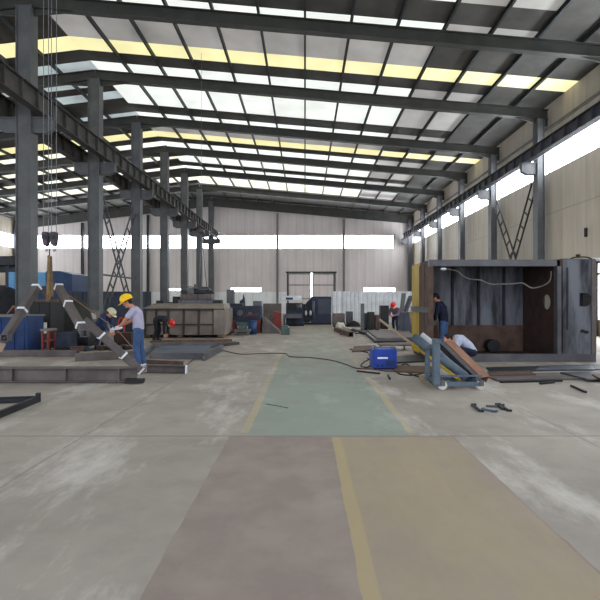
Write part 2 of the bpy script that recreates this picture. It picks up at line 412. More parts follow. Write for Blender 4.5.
# roof: opaque sheets in bands between skylight bands, on purlins running the length of the hall
def roof_band(a, b, x0, x1, name, m, parent, lift=0.0, th=.03):
    g = MB()
    xs = [x0] + ([XM] if x0 < XM < x1 else []) + [x1]
    for p, q in zip(xs[:-1], xs[1:]):
        e = 1e-4 if q == XM else -1e-4
        zp = 12.9 + .70 - .12 * (XM - p) if q <= XM else deck(p) if p > XM else 12.9 + .70
        zq = 12.9 + .70 if q == XM else 12.9 + .70 - .12 * (XM - q) if q < XM else deck(q)
        g.prism([(p, a, zp + lift), (q, a, zq + lift), (q, b, zq + lift), (p, b, zp + lift)], (0, 0, th))
    return struct(g.build(name, m, parent))
ceil = roof_band(YN, 8.0, XL - .3, XR + .3, 'ceiling', 'roof', None)
XE = 5.4
for k in range(-2, 4):
    P0 = 33.5 - 12 * k
    spec = [(0, 1.15, 'sky_y'), (1.15, 2.2, 0), (2.2, 7.3, 'sky_w'), (7.3, 8.6, 0), (8.6, 9.9, 'sky_w'), (9.9, 12, 'sky_g')]
    if k == -1: spec = [(0, 3.0, 'sky_c'), (3.0, 3.7, 0), (3.7, 5.6, 'sky_w'), (5.6, 12, 0)]
    for a, b, mm in spec:
        a += P0; b += P0
        if b > YB + .3: b = YB + .3
        a = max(a, 8.0)
        if b <= a: continue
        if mm == 0: roof_band(a, b, XL - .3, XR + .3, 'roof_sheet', 'roof', ceil); continue
        if mm == 'sky_y':
            roof_band(a, b, XL - .3, XR + .3, 'skylight_strip', mm, ceil); continue
        if mm == 'sky_g':
            roof_band(a, b, XM, XE, 'skylight_strip', mm, ceil); roof_band(a, b, XL - .3, XM, 'roof_sheet', 'roof', ceil); roof_band(a, b, XE, XR + .3, 'roof_sheet', 'roof', ceil); continue
        roof_band(a, b, XM, XE, 'skylight_strip', mm, ceil)
        roof_band(a, b, XE, XE + 3.6, 'skylight_strip', 'sky_g', ceil)
        roof_band(a, b, XE + 3.6, XR + .3, 'roof_sheet', 'roof', ceil)
        # the left span has shorter, grimier skylights
        L = b - a; n = max(1, int(L // 1.6)); y = a
        for j in range(n):
            ya = a + L * j / n; ym_ = ya + L / n * .55; yb_ = a + L * (j + 1) / n
            roof_band(ya, ym_, XL - .3, XL + 4, 'roof_sheet', 'roof', ceil); roof_band(ym_, yb_, XL - .3, XM, 'roof_sheet', 'roof', ceil)
            roof_band(ya, ym_, XL + 4, XM, 'skylight_strip', 'sky_l' if P0 + 20 < 45 and ya < 36 else 'sky_c', ceil)
for k in range(-18, 7):
    x = 1.8 * k
    if abs(x - XM) < .3 or x > XR: continue
    o = MB().chan((x, YN + .2, deck(x) - .12), (x, YB - .05, deck(x) - .12), .09, .2, .02)
    struct(o.build('roof_purlin', 'steel_dark', ceil))

def nth(k, words): return words[k]
ordn = ['first', 'second', 'third', 'fourth', 'fifth', 'sixth', 'seventh', 'eighth', 'ninth']
for i, y in enumerate(FR):
    last = i == len(FR) - 1
    m = MB()
    for x0, x1 in ((XL, XM), (XM, XR)):
        e = 1e-6
        z0 = 12.9 - .12 * (XM - x0) if x1 == XM else 12.9; z1 = 12.9 if x1 == XM else under(x1)
        dep = 1.0 if last else .50
        top = .48
        o_ = Vector((0, 0, top - dep / 2))
        m.ibeam(Vector((x0, y, z0)) + o_, Vector((x1, y, z1)) + o_, .3 if not last else .12, dep, .03, .02 if not last else .1)
        # haunches at both ends of each span
        for xe, ze, s_ in ((x0, z0, 1), (x1, z1, -1)):
            sl = (z1 - z0) / (x1 - x0)
            m.prism([(xe, y - .03, ze + .05), (xe + s_ * 2.2, y - .03, ze + .05 + sl * s_ * 2.2), (xe, y - .03, ze - .35)], (0, .06, 0))
    k = len(FR) - 1 - i
    o = m.build('roof_beam', 'rafter', None)
    lab = 'dark steel roof beam against the far wall' if last else 'dark green-grey steel roof beam, %s one out from the far wall' % ordn[k - 1]
    tag(o, lab, 'roof beam', 'steel roof beams across the hall')

# middle row of columns, carrying brackets for the crane tracks on both sides
def column(x0, x1, y, ztop, label, group, brk=(), m='steel_blue'):
    c_ = thing('steel_column', label, 'column', ((x0 + x1) / 2, y, 0), group)
    b = MB().ibeam(((x0 + x1) / 2, y, 0.03), ((x0 + x1) / 2, y, ztop), .5, x1 - x0, .04, .04, (1, 0, 0))
    b.box((x0 + .04, y - .2, .03), (x1 - .04, y - .16, ztop))
    b.build('shaft', m, c_)
    B(((x0 - .08, y - .33, 0), (x1 + .08, y + .33, .03))).build('base_plate', m, c_)
    for s_ in brk:
        xa = x1 if s_ > 0 else x0
        q = MB().prism([(xa, y - .13, 8.55), (xa + s_ * .75, y - .13, 8.55), (xa + s_ * .75, y - .13, 8.15), (xa + s_ * .5, y - .13, 8.0), (xa, y - .13, 8.0)], (0, .26, 0))
        q.box((xa, y - .18, 8.55), (xa + s_ * .8, y + .18, 8.6))
        q.build('bracket', m, c_)
    return c_
for i in range(7):
    y = FR[2 + i]
    column(-11.1, -10.52, y, under(XM) - .0, 'tall grey steel column in the left row, %s' %
           ['nearest and widest in view', 'second from the camera beside the yellow-helmeted worker', 'third from the camera', 'fourth from the camera', 'fifth from the camera', 'sixth from the camera', 'farthest, against the far wall'][i],
           'columns of the left row', (1, -1))
for i in range(6):
    y = FR[3 + i]
    column(11.88, 12.25, y, under(12.1) - .05, 'blue-grey steel column on the right wall, %s' %
           ['nearest, rising behind the big steel box', 'second from the camera', 'third from the camera', 'fourth from the camera', 'fifth from the camera', 'farthest, in the corner'][i],
           'columns along the right wall', (-1,))
for i, x in enumerate([-25.8, -18.2, -3.2, 4.5]):
    o = MB().ibeam((x, YB - .3, 0), (x, YB - .3, under(x) - .6), .3, .24, .03, .03, (1, 0, 0)).build('wall_post', 'mullion' if i < 2 else 'post_bloom')
    tag(o, ['slim dark post on the far wall, leftmost of four', 'slim dark post on the far wall seen between the second and third columns from left',
            'slim dark post on the far wall, left of the big door', 'slim dark post on the far wall, right of the big door'][i], 'post', 'posts of the far wall')
o = B(((-33.4, 54.0, 0), (-33.1, 54.5, 10.1))).build('wall_post', 'mullion')
tag(o, 'grey post in the far left corner of the hall', 'post')

# crane tracks
def girder(x, label, y0=4.0, dp=.75, m='girder'):
    g = thing('crane_girder', label, 'crane track', (x, y0, 8.6), 'crane tracks on the columns')
    b = MB().ibeam((x, y0, 8.6 + dp / 2), (x, 54.3, 8.6 + dp / 2), .32, dp, .03, .02)
    y = y0 + .5
    while y < 54:
        b.box((x - .14, y - .012, 8.64), (x + .14, y + .012, 8.56 + dp)); y += 1.0
    b.build('beam', m, g)
    B(((x - .03, y0, 8.6 + dp), (x + .03, 54.3, 8.67 + dp))).build('rail', 'steel_dark', g)
    return g
girder(-10.02, 'long ribbed crane track running along the right side of the left column row')
girder(-11.62, 'dark crane track on the far side of the left column row')
gr = girder(11.38, 'long dark crane track in front of the right wall windows', 4.0, .55, 'mullion')
B(((11.62, 4, 8.66), (11.68, 54, 8.78))).build('lit_flange_strip', 'white', gr, 0, 'pale strip standing for the window-lit girder flange')  # added strip; window light on the girder's lower flange put into its white colour

# ladder-like lattice cross braces between columns
def lattice(m, p, q, w=.55):
    p, q, d, a, u, L = m.frame(p, q, (1, 0, 0))
    for s_ in (-1, 1): m.bar(p + a * s_ * w / 2, q + a * s_ * w / 2, .07, .07, (1, 0, 0))
    n = int(L / .78)
    for k in range(1, n):
        e = p + d * (L * k / n); m.bar(e - a * w / 2, e + a * w / 2, .06, .06, (1, 0, 0))
def xbrace(x, y0, y1, z0, z1, label, mm, bar=None):
    m = MB(); lattice(m, (x, y0 + .5, z0), (x, y1 - .5, z1)); lattice(m, (x, y0 + .5, z1), (x, y1 - .5, z0))
    if bar: m.bar((x, y0 + .3, bar), (x, y1 - .3, bar), .09, .09)
    return tag(m.build('cross_brace', mm), label, 'brace', 'lattice braces between columns')
xbrace(-10.8, 24.3, 30.3, .25, 7.2, 'dark ladder-like cross brace between the second and third columns on the left', 'mullion', 2.9)
xbrace(12.06, 24.3, 30.3, .25, 7.6, 'dark ladder-like cross brace standing behind the big steel box on the right', 'black')

# ------------------------------------------------------------------ crane above, hook blocks and slings
cy = 9.1
cr = thing('overhead_crane', 'steel bridge crane high above the lifted frame', 'crane', (0, cy, 9.42))
for s_ in (-.7, .7): MB().ibeam((-9.9, cy + s_, 9.98), (11.3, cy + s_, 9.98), .3, .6, .03, .03).build('bridge_beam', 'girder', cr)
for x in (-10.02, 11.38):
    e = B(((x - .12, cy - 1.3, 9.5), (x + .12, cy + 1.3, 9.68))); e.build('end_carriage', 'girder', cr)
    for s_ in (-1.1, 1.1): MB().wheel((x, cy + s_, 9.54), (1, 0, 0), .12, .08).build('wheel', 'mill_dark', cr)
xa, xb = X(46, cy), X(54, cy)
B(((-5.7, cy - .8, 10.28), (-4.2, cy + .8, 10.45)), ((-5.4, cy - .35, 10.45), (-4.5, cy + .35, 10.9))).build('trolley', 'yellow', cr)
m = MB().cyl((-5.3, cy, 10.15), (-4.5, cy, 10.15), .12, n=16); m.build('rope_drum', 'mill_dark', cr)
for x, wd, lab, tone in ((xa, 0, 'left one of the two dark hook blocks hanging on wire ropes', 0), (xb, 1, 'right one of the two dark hook blocks hanging on wire ropes', 1)):
    h = thing('hook_block', lab, 'hook block', (x, cy, 2.5), 'hook blocks over the lifted frame')
    zt, zb = Z(232, cy), Z(246.5, cy)
    m = MB().prism([(x - .045, cy - .06, zt), (x + .045, cy - .06, zt), (x + .065, cy - .06, zt - .07), (x + .05, cy - .06, zb + .03), (x + .015, cy - .06, zb), (x - .03, cy - .06, zb + .02), (x - .065, cy - .06, zt - .09)], (0, .12, 0))
    m.build('block_housing', 'hook', h, .01)
    m = MB().wheel((x, cy - .075, zt - .1), (0, 1, 0), .045, .02); m.build('sheave', 'mill_dark', h)
    m = MB().path([(x, cy, zb + .01), (x, cy, zb - .04), (x + .015, cy, zb - .05), (x + .025, cy, zb - .07), (x + .01, cy, zb - .09), (x - .015, cy, zb - .08)], .009, 8, 4)
    m.build('hook', 'mill_dark', h)
    for s_ in (-.048, .048): MB().cyl((x + s_, cy, zt - .04), (x + s_, cy, 10.1), .0065, n=6, cap=False).build('wire_rope', 'wire', h)
# sling from the hooks down to the frame
xs_ = X(49.5, cy)
sl = thing('lifting_sling', 'worn tan webbing sling hanging under the hook blocks', 'sling', (xs_, cy, 1.5))
m = MB().path([(xs_, cy, Z(248, cy)), (xs_, cy, Z(256, cy))], .012, 6, 1); m.cyl((xs_ - .03, cy, Z(256, cy)), (xs_ + .03, cy, Z(258, cy)), .02); m.build('shackle', 'mill_dark', sl)
m = MB()
m.bar((xs_, cy - .02, Z(256, cy)), P(47.5, 301, cy - .15), .05, .012, (0, 1, 0)); m.bar((xs_ + .01, cy + .02, Z(256, cy)), P(52.5, 301, cy + .15), .05, .012, (0, 1, 0))
m.bar((xs_, cy, Z(256, cy)), P(50, 301, cy), .03, .02, (0, 1, 0))
m.build('webbing', 'rope', sl)

# lifted frame of square tubes
fr = thing('steel_tube_frame', 'lifted A-shaped frame of square steel tubes hanging from the sling', 'steel frame', (xs_, cy, 0))
w = .122
tubes = [(P(37.5, 286, 9.4), P(3, 341, 8.5), w), (P(58, 286, 9.4), P(84, 332, 8.7), w), (P(84, 320, 9.25), P(142, 372, 9.9), .15)]
for p, q, ww in tubes: MB().rhs(p, q, ww, ww, .014).build('tube', 'mill_warm', fr)
MB().bar(P(36, 300.5, 9.1), P(60, 300.5, 9.1), .05, .05).build('cross_bar', 'rust', fr)
MB().bar(P(40, 289, 9.5), P(52, 300, 9.15), .05, .06).bar(P(55, 289, 9.5), P(47, 300, 9.15), .05, .06).build('gusset', 'rust', fr)
for px, py in ((4, 338), (83.5, 333.5)):
    p = P(px, py, 8.42); MB().rhs(p, p + Vector((0, .12, .0)), .13, .13, .012).build('socket', 'mill', fr)
def collar(p, q, f, ww, m):
    d = (q - p); c0 = p + d * f; dd = d.normalized() * .02
    m.rhs(c0 - dd, c0 + dd, ww + .02, ww + .02, .01)
for p, q, ww, fs in ((*tubes[0], (.02, .46)), (*tubes[1], (.02, .40, .86)), (*tubes[2], (.28, .66, .97))):
    for f_ in fs:
        m = MB(); collar(p, q, f_, ww, m); m.build('marking_band', 'silver', fr)
MB().prism([P(0, 343, 8.6), P(9, 336, 8.6), P(2, 352, 8.6), P(-4, 352, 8.6)], (0, .02, 0)).build('end_plate', 'tan', fr)

# ------------------------------------------------------------------ steel on the floor, left
m = MB(); y = 8.85; x0, x1 = X(-45, y), X(137, y)
m.ibeam((x0, y, .155), (x1, y, .155), .2, .27, .02, .02)
for k in range(3): m.box((x0 + 1.1 + k * 1.0, y - .09, .04), (x0 + 1.12 + k * 1.0, y + .09, .27))
o = thing('long_floor_beam', 'long grey steel beam lying on the floor at left front', 'steel beam', (X(50, y), y, 0))
m.build('beam', 'mill_warm', o)
B(((X(128, y), y - .18, .02), (X(146, y), y - .05, .09)), ((x0 + .3, y - .1, 0), (x0 + .42, y + .1, .02)), ((x1 - .5, y - .1, 0), (x1 - .38, y + .1, .02))).build('foot', 'black', o)
y = 12.9; o = tag(MB().rhs((X(-30, y), y, .09), (X(78, y), y, .09), .16, .17, .012).build('square_tube', 'mill_warm'), 'long grey square tube on the floor behind the front beam, at the left edge', 'steel tube')
y = 12.0; o = tag(MB().chan((X(76, y), y - .05, .1), (X(138, y + .4), y + .5, .1), .16, .2, .014).build('channel_bar', 'mill_warm'), 'open ended grey steel channel under the lifted frame', 'steel channel')
p, q = G(146, 372.5), G(186, 373.5)
o = thing('low_steel_skid', 'low grey channel frame with a bright end by the worker\'s feet', 'steel frame', p)
MB().chan(p + Vector((0, .0, .085)), q + Vector((0, 0, .085)), .12, .17, .014, side=-1).build('channel_bar', 'mill_warm', o)
MB().chan(G(145, 365) + Vector((0, 0, .07)), G(184, 367) + Vector((0, 0, .07)), .06, .12, .014).build('rear_bar', 'rust', o)
MB().bar(q + Vector((.01, -.07, .09)), q + Vector((.01, .05, .09)), .02, .17).build('end_plate', 'silver', o)
# black angle frame at the lower left
o = thing('black_angle_frame', 'black painted angle frame lying at the lower left corner', 'steel frame', G(10, 408))
a0, a1, a2, a3 = G(38.5, 402, .0), G(-40, 405, 0), G(-60, 430, 0), G(0, 418, 0)
up = Vector((0, 0, .05))
MB().chan(a0 + up, a1 + up, .05, .09, .008).build('rail', 'mill_dark', o)
MB().chan(a0 + up, G(-26, 428.5) + up, .05, .09, .008, side=-1).build('rail', 'mill_dark', o)
MB().chan(G(-40, 405) + up, G(-60, 430) + up, .05, .09, .008).build('rail', 'mill_dark', o)
MB().box(a0 + Vector((-.03, -.03, .0)), a0 + Vector((.02, .03, .14))).build('corner_post', 'mill_dark', o)

# blue bin at the left edge
y = 13.6
o = thing('blue_bin', 'bright blue steel bin behind the lifted frame at the left edge', 'bin', (X(5, y), y, 0))
x0, x1, zt = X(-30, y), X(24, y), Z(317, y)
m = B(((x0, y, .06), (x1, y + .03, zt)), ((x0, y + 1.0, .06), (x1, y + 1.03, zt)), ((x0, y + .03, .06), (x0 + .03, y + 1, zt)), ((x1 - .03, y + .03, .06), (x1, y + 1, zt)), ((x0 + .03, y + .03, .06), (x1 - .03, y + 1, .1)))
for k in range(5): m.box((x0 + .1 + k * .38, y - .03, .06), (x0 + .15 + k * .38, y, zt - .03))
m.build('bin_body', 'blue_bin', o, .008)
for dy in (-.04, .99): B(((x0 - .02, y + dy, zt), (x1 + .02, y + dy + .08, zt + .05))).build('rim', 'trimm', o)
for xx in (x0, x1 - .15): B(((xx, y + .1, 0), (xx + .15, y + .9, .06))).build('skid', 'black', o)
o = tag(MB().path([P(7, 314, y + .4), P(11, 309, y + .4), P(14, 306, y + .5), P(16, 314, y + .6)], .02, 6, 3).build('bent_scrap_pipe', 'rust_tube'), 'bent rusty pipe sticking out of the blue bin', 'pipe')

# dark clutter behind the lifted frame
def cabinet(name, label, cat, px0, px1, pyt, y, depth, m, doors=1, z0=0., mdoor=None, group=None, legs=False):
    x0, x1, zt = X(px0, y), X(px1, y), Z(pyt, y)
    o = thing(name, label, cat, ((x0 + x1) / 2, y + depth / 2, z0), group)
    B(((x0, y + .012, z0 + (.08 if legs or z0 == 0 else 0)), (x1, y + depth, zt))).build('body', m, o, .01)
    wd = (x1 - x0 - .04) / doors
    for k in range(doors):
        a_ = x0 + .02 + k * wd
        dd = B(((a_ + .01, y - .008, z0 + .12), (a_ + wd - .01, y + .012, zt - .05))).build('door', mdoor or m, o, .004)
        B(((a_ + wd - .09, y - .03, (z0 + zt) / 2 - .07), (a_ + wd - .06, y - .0085, (z0 + zt) / 2 + .07))).build('handle', 'mill_dark', dd)
    if z0 == 0:
        B(((x0 + .03, y + .05, 0), (x1 - .03, y + depth - .05, .08))).build('plinth', 'black', o)
    return o
cabinet('black_machine', 'tall black machine cabinet right behind the sling', 'machine', 29, 50, 301, 15.2, .9, 'black', 2)
y = 14.75
o = thing('stacked_crate', 'grey-white carton standing on dark crate behind the lifted frame', 'box', (X(36, y), y, 0))
B(((X(30.5, y), y, Z(334, y)), (X(41, y), y + .35, Z(323, y)))).build('carton', 'paper', o, .01)
B(((X(30, y), y - .02, 0), (X(42, y), y + .4, Z(334, y)))).build('crate', 'mill_dark', o, .01)
m = MB()
for k in range(5): m.ell((X(32.5 + k * 1.7, 13.8), 13.85 + .03 * k, Z(345 - (k % 2) * 3, 13.8)), (.07, .06, .05), Matrix.Rotation(k, 3, 'X'))
o = thing('orange_stand', 'red-orange steel stand with a pale top', 'stand', (X(45, 14), 14, 0))
y = 13.9
for a_ in (42.5, 48):
    for dy in (0, .4): MB().bar((X(a_, y), y + dy, 0), (X(a_, y), y + dy, Z(331, y)), .05, .05).build('leg', 'red', o)
B(((X(40.5, y), y - .03, Z(331, y)), (X(49, y), y + .45, Z(329, y)))).build('top', 'trimm', o)
B(((X(42.5, y), y + .02, Z(342, y)), (X(48, y), y + .4, Z(340, y)))).build('shelf', 'red', o)
# tarpaulin-covered heap
def heap(name, label, cat, px0, px1, pyt, y, depth, m, seed=1, bumps=5):
    rnd = random.Random(seed); x0, x1, zt = X(px0, y), X(px1, y), Z(pyt, y)
    nx, ny = 22, 10; vs = []
    for j in range(ny + 1):
        for i in range(nx + 1):
            u, w_ = i / nx, j / ny
            e = (min(1, u * 6, (1 - u) * 6) * min(1, w_ * 4, (1 - w_) * 4)) ** .4
            h = zt * e * (.78 + .22 * math.sin(u * bumps * 2 + seed) * math.cos(w_ * 3 + seed)) + rnd.uniform(-.02, .02) * e
            vs.append((x0 + (x1 - x0) * u + rnd.uniform(-.01, .01), y + depth * w_, max(h, 0)))
    fs = [(j * (nx + 1) + i, j * (nx + 1) + i + 1, (j + 1) * (nx + 1) + i + 1, (j + 1) * (nx + 1) + i) for j in range(ny) for i in range(nx)]
    per = [j * (nx + 1) for j in range(ny, 0, -1)] + list(range(nx + 1)) + [j * (nx + 1) + nx for j in range(1, ny + 1)] + list(range((nx + 1) * ny + nx - 1, (nx + 1) * ny, -1))
    mb = MB().add(vs, fs, True)
    return tag(mb.build(name, m), label, cat)
heap('covered_heap', 'olive tarpaulin thrown over a tall heap behind the lifted frame', 'tarpaulin', 51, 78, 300, 16.5, 1.6, 'green_tarp', 2, 2)
cabinet('blue_toolbox', 'low dark blue tool chest in front of the tarpaulin', 'toolbox', 52, 68, 333, 14.3, .6, 'navy_machine', 1)
def pile(name, label, cat, px0, px1, py, y, n, mats_, seed, zmax=.4, group=None):
    """scrap offcuts: each a top-level piece with its own shape"""
    rnd = random.Random(seed)
    for k in range(n):
        f_ = (k + .5) / n; x = X(px0 + (px1 - px0) * f_, y); yy = y + rnd.uniform(0, .5)
        L = rnd.uniform(.25, .6); h = rnd.uniform(.06, .16)
        an = rnd.uniform(-1.2, 1.2); d = Vector((math.cos(an), math.sin(an), 0)) * L / 2
        z = h / 2
        kind = (k + seed) % 3; c0 = Vector((x, yy, z + .0))
        mb = MB()
        if kind == 0: mb.chan(c0 - d, c0 + d, h * 1.2, h, .01)
        elif kind == 1: mb.rhs(c0 - d, c0 + d, h, h, .01)
        else: mb.ibeam(c0 - d, c0 + d, h, h, .012, .012)
        shp = ['channel', 'square tube', 'I-beam'][kind]
        mt = mats_[k % len(mats_)]
        pos = ['leftmost', 'second from left', 'third from left', 'fourth from left', 'fifth from left', 'sixth from left', 'seventh from left', 'eighth from left'][k] if k < n - 1 else 'rightmost'
        tag(mb.build(name, mt), '%s %s, %s of the row' % (label, shp, pos), cat, group)
pile('steel_offcut', 'steel offcut beside the second left column:', 'offcut', 68, 96, 345, 14.2, 5, ['mill_dark', 'rust', 'mill'], 4, group='offcuts under the lifted frame')
B(((X(87.5, 24), 23.6, Z(322, 23.6)), (X(98, 24), 24.0, Z(310, 23.6)))).build
o = thing('switch_box', 'pale switch box fixed low on the second left column', 'switch box', (X(93, 23.8), 23.9, 0))
B(((X(88, 23.8), 23.72, Z(321, 23.8)), (X(98.5, 23.8), 23.96, Z(310.5, 23.8)))).build('housing', 'trimm', o, .01)
B(((X(89.5, 23.8), 23.70, Z(319, 23.8)), (X(97, 23.8), 23.719, Z(313, 23.8)))).build('cover', 'paper', o)
B(((X(92.4, 23.8), 23.8, 0), (X(94.4, 23.8), 23.9, Z(321, 23.8)))).build('conduit', 'mill', o)

# left background
y = 31.5
o = thing('slate_screen', 'long dark slate-blue sheet screen behind the left column row', 'screen', (X(105, y), y, 0))
x0, x1, zt = X(58, y), X(150, y), Z(291.5, y)
m = MB()
n = 22
for k in range(n):
    a_ = x0 + (x1 - x0) * k / n; b_ = a_ + (x1 - x0) / n
    m.prism([(a_, y, .1), (a_ + .05, y - .04, .1), (b_ - .09, y - .04, .1), (b_ - .04, y, .1), (b_, y, .1), (b_, y + .02, .1), (a_, y + .02, .1)], (0, 0, zt - .1))
m.build('sheet', 'slate', o)
for k in range(6): B(((x0 + (x1 - x0) * k / 5 - .04, y + .03, 0), (x0 + (x1 - x0) * k / 5 + .04, y + .12, zt))).build('support_post', 'mill_dark', o)
# blue plant housing
y = 38.
o = thing('blue_machine_housing', 'large blue machine housing with a light blue end, seen behind the sling', 'machine', (X(52, y), y, 0))
x0, xm_, x1 = X(29, y), X(46, y), X(72, y); zt = Z(271, y)
MB().prism([(xm_, y, .2), (x1, y, .2), (x1, y, zt - .25), (x1 - 1.0, y, zt), (xm_, y, zt)], (0, 3, 0)).build('dark_blue_body', 'blue_deep', o, .03)
B(((x0, y - .05, Z(286, y)), (xm_ - .01, y + 2.9, zt - .1))).build('light_blue_body', 'blue_light', o, .03, 'light blue end section')
B(((x0, y + .05, .2), (xm_ - .01, y + 2.8, Z(286, y) - .01))).build('lower_body', 'blue_deep', o)
B(((X(31.5, y), y - .09, Z(278, y)), (X(35, y), y - .051, Z(274.5, y)))).build('vent', 'blue_deep', o)
B(((x0 + .1, y + .2, 0), (x1 - .2, y + 2.7, .2))).build('skid', 'black', o)
y = 44; o = tag(B(((X(73, y), y, 0), (X(81.5, y), y + .25, Z(275, y)))).build('tan_board', 'tan', None, .01), 'tall tan board standing between the blue housing and the dark post', 'board')
y = 26
o = thing('dark_press', 'dark tall press machine at the left edge under a thick top beam', 'machine', (X(0, y), y, 0))
B(((X(-30, y), y, Z(265.5, y)), (X(13.5, y), y + 1, Z(256, y)))).build('top_beam', 'mill_dark', o, .03)
for a_, b_ in ((-20, -12), (4, 8)): B(((X(a_, y), y + .1, 0), (X(b_, y), y + .9, Z(265.5, y)))).build('side_frame', 'navy_machine', o, .02)
B(((X(-12, y), y + .3, 0), (X(4, y), y + .8, Z(285, y)))).build('bed', 'mill_dark', o, .02)
B(((X(-11, y), y + .2, Z(272, y)), (X(3, y), y + .7, Z(266, y)))).build('ram', 'black', o, .02)
y = 25.4
o = tag(B(((X(8.5, y), y, 0), (X(14, y), y + .3, Z(272, y)))).build('pale_cabinet', 'blue_light', None, .02), 'narrow pale blue upright panel beside the dark press', 'panel')
y = 20.5
heap('covered_machine', 'black sheet draped over machinery at the left edge', 'cover', -22, 20, 286, y, 1.5, 'dark_cloth', 5, 3)
cabinet('navy_control_cabinet', 'navy control cabinet at the foot of the slate screen', 'cabinet', 112, 128, 297, 22, .7, 'navy_machine', 2)
cabinet('dark_tool_cabinet', 'dark tool cabinet behind the yellow-helmeted worker', 'cabinet', 128, 147, 318, 20.3, .7, 'mill_dark', 2)
o = tag(MB().path([(X(118, 17), 17, .04), P(117.5, 330, 17), P(119, 321, 17), P(121.5, 318, 17), P(124, 323, 17), (X(124, 17), 17, .04)], .035, 8, 4).build('orange_hose', 'orange'), 'looped orange hose just behind the yellow-helmeted worker\'s hands', 'hose')
ORG[o]
pile('dark_offcut', 'short offcut behind the long beam:', 'offcut', 104, 134, 345, 14.6, 6, ['rust', 'mill_dark', 'mill'], 9, group='offcuts behind the worker')

cabinet('dark_steel_chest', 'low dark steel chest on the floor behind the hanging tube frame', 'chest', 70, 88, 331, 15.6, .6, 'mill_dark', 2)
cabinet('rusty_steel_chest', 'low rust-brown chest behind the yellow-helmeted worker\'s hands', 'chest', 113.5, 131, 333, 16.0, .6, 'rust_dark', 2)
cabinet('dark_blue_crate', 'dark blue crate between the tarpaulin heap and the stooping worker', 'crate', 84, 94, 322, 17.2, .6, 'navy_machine', 1)
# flat blue-grey plate frame on the floor right of the worker
o = thing('flat_plate_frame', 'flat blue-grey steel plate framed with bars, lying right of the worker', 'steel frame', G(185, 353))
pl = [G(160, 347.5), G(214, 346.5), G(203, 356.5), G(150, 357)]
MB().prism([p + Vector((0, 0, .06)) for p in pl], (0, 0, .02)).build('plate', 'plateflat', o)
for a_, b_ in ((G(203, 361), G(222, 350.5)), (G(150, 358.5), G(203, 359.5)), (G(152, 348), G(222, 347.5)), (G(142, 358), G(153, 349))):
    MB().chan(a_ + Vector((0, 0, .085)), b_ + Vector((0, 0, .085)), .09, .17, .012).build('edge_bar', 'mill', o)

# ------------------------------------------------------------------ ribbed steel box, left centre
y = 19.2; x0, x1 = X(144, y), X(224, y); zt = Z(308.5, y)
o = thing('ribbed_steel_box', 'wide grey-brown fabricated steel box with a grid of ribs, left of centre', 'steel box', ((x0 + x1) / 2, y, 0))
xm_ = X(168, y)
B(((x0, y + .06, .12), (x1, y + 2.3, zt))).build('body', 'box_warm', o, .01)
for px in (145, 156, 168, 183.5, 198.5, 213.5, 223.5):
    m = B(((X(px, y) - .03, y - .05, .12), (X(px, y) + .03, y + .06, zt))); m.build('upright_rib', 'rib', o)
for py in (309.5, 324.5, 338):
    B(((x0, y - .07, Z(py, y) - .03), (x1, y - .051, Z(py, y) + .03))).build('horizontal_rib', 'rib', o)
MB().prism([(x0 - .05, y - .1, zt), (x1 + .02, y - .1, zt), (X(221, y), y + .6, zt + .2), (X(150, y), y + .6, zt + .2)], (0, 1.6, 0.0)).build('lid', 'box_warm', o)
B(((X(214, y), y - .09, .14), (X(224.5, y), y - .071, zt - .05))).build('end_panel', 'box_warm', o)
for px in (147, 180, 220): B(((X(px, y) - .1, y - .05, 0), (X(px, y) + .1, y + 2.3, .12))).build('support_block', 'wood', o)
# things on top of it
y = 20.4; zt2 = 0
base = Z(308.5, 19.2) + .2
def on_box(name, label, px0, px1, py0, py1, yy, dep, m, bev=.01):
    o = B(((X(px0, yy), yy, base + max(0, Z(py1, yy) - base) if py1 < 303 else base), (X(px1, yy), yy + dep, Z(py0, yy)))).build(name, m, None, bev)
    return tag(o, label, 'machine part')
on_box('steel_block', 'small dark block at the left end on top of the ribbed steel box', 156, 163, 300.5, 310, 20.2, .4, 'mill_dark')
on_box('steel_block', 'small black block on the ribbed box, just left of the machine head', 172.5, 178, 296.5, 310, 20.3, .4, 'black')
on_box('steel_block', 'dark block at the right end on top of the ribbed steel box', 214.5, 221, 300, 310, 20.3, .5, 'mill_dark')
on_box('steel_block', 'long low slab lying on the left half of the ribbed steel box', 163.5, 171.5, 302, 310, 20.9, .6, 'mill_warm')
o = thing('machine_head', 'cluttered grey machine assembly with motor standing on the ribbed steel box', 'machine', (X(195, 20.3), 20.3, base))
yy = 20.3
B(((X(178, yy), yy, base), (X(213, yy), yy + .9, Z(299.5, yy)))).build('bed', 'mill', o, .02)
B(((X(180, yy), yy + .1, Z(299.5, yy)), (X(211, yy), yy + .7, Z(294, yy)))).build('casing', 'mill_warm', o, .03)
MB().cyl((X(188, yy), yy + .3, Z(291.5, yy)), (X(206, yy), yy + .3, Z(291.5, yy)), .13, n=16).build('motor', 'mill_dark', o)
MB().cyl((X(194, yy), yy + .3, Z(292, yy)), (X(194, yy), yy + .3, Z(284, yy)), .07, n=12).build('pump', 'mill', o)
MB().path([P(182, 294, yy + .1), P(184, 288, yy + .1), P(192, 287, yy + .2), P(198, 289, yy + .2)], .03, 6, 4).build('hose', 'teal', o)
for px in (181, 186, 191, 197, 203, 209): MB().cyl((X(px, yy), yy - .02, base + .1), (X(px, yy), yy - .02, Z(295, yy)), .03, n=8).build('stud', 'mill_warm', o)
for k, (px, w_, py) in enumerate(((181, 5, 290), (187, 6, 288), (200, 7, 286.5), (208, 4, 291))):
    B(((X(px, yy), yy + .05 + .1 * k, Z(294, yy)), (X(px + w_, yy), yy + .35 + .1 * k, Z(py, yy)))).build('gear_housing', ['mill_dark', 'mill', 'rib', 'mill_dark'][k], o, .03)
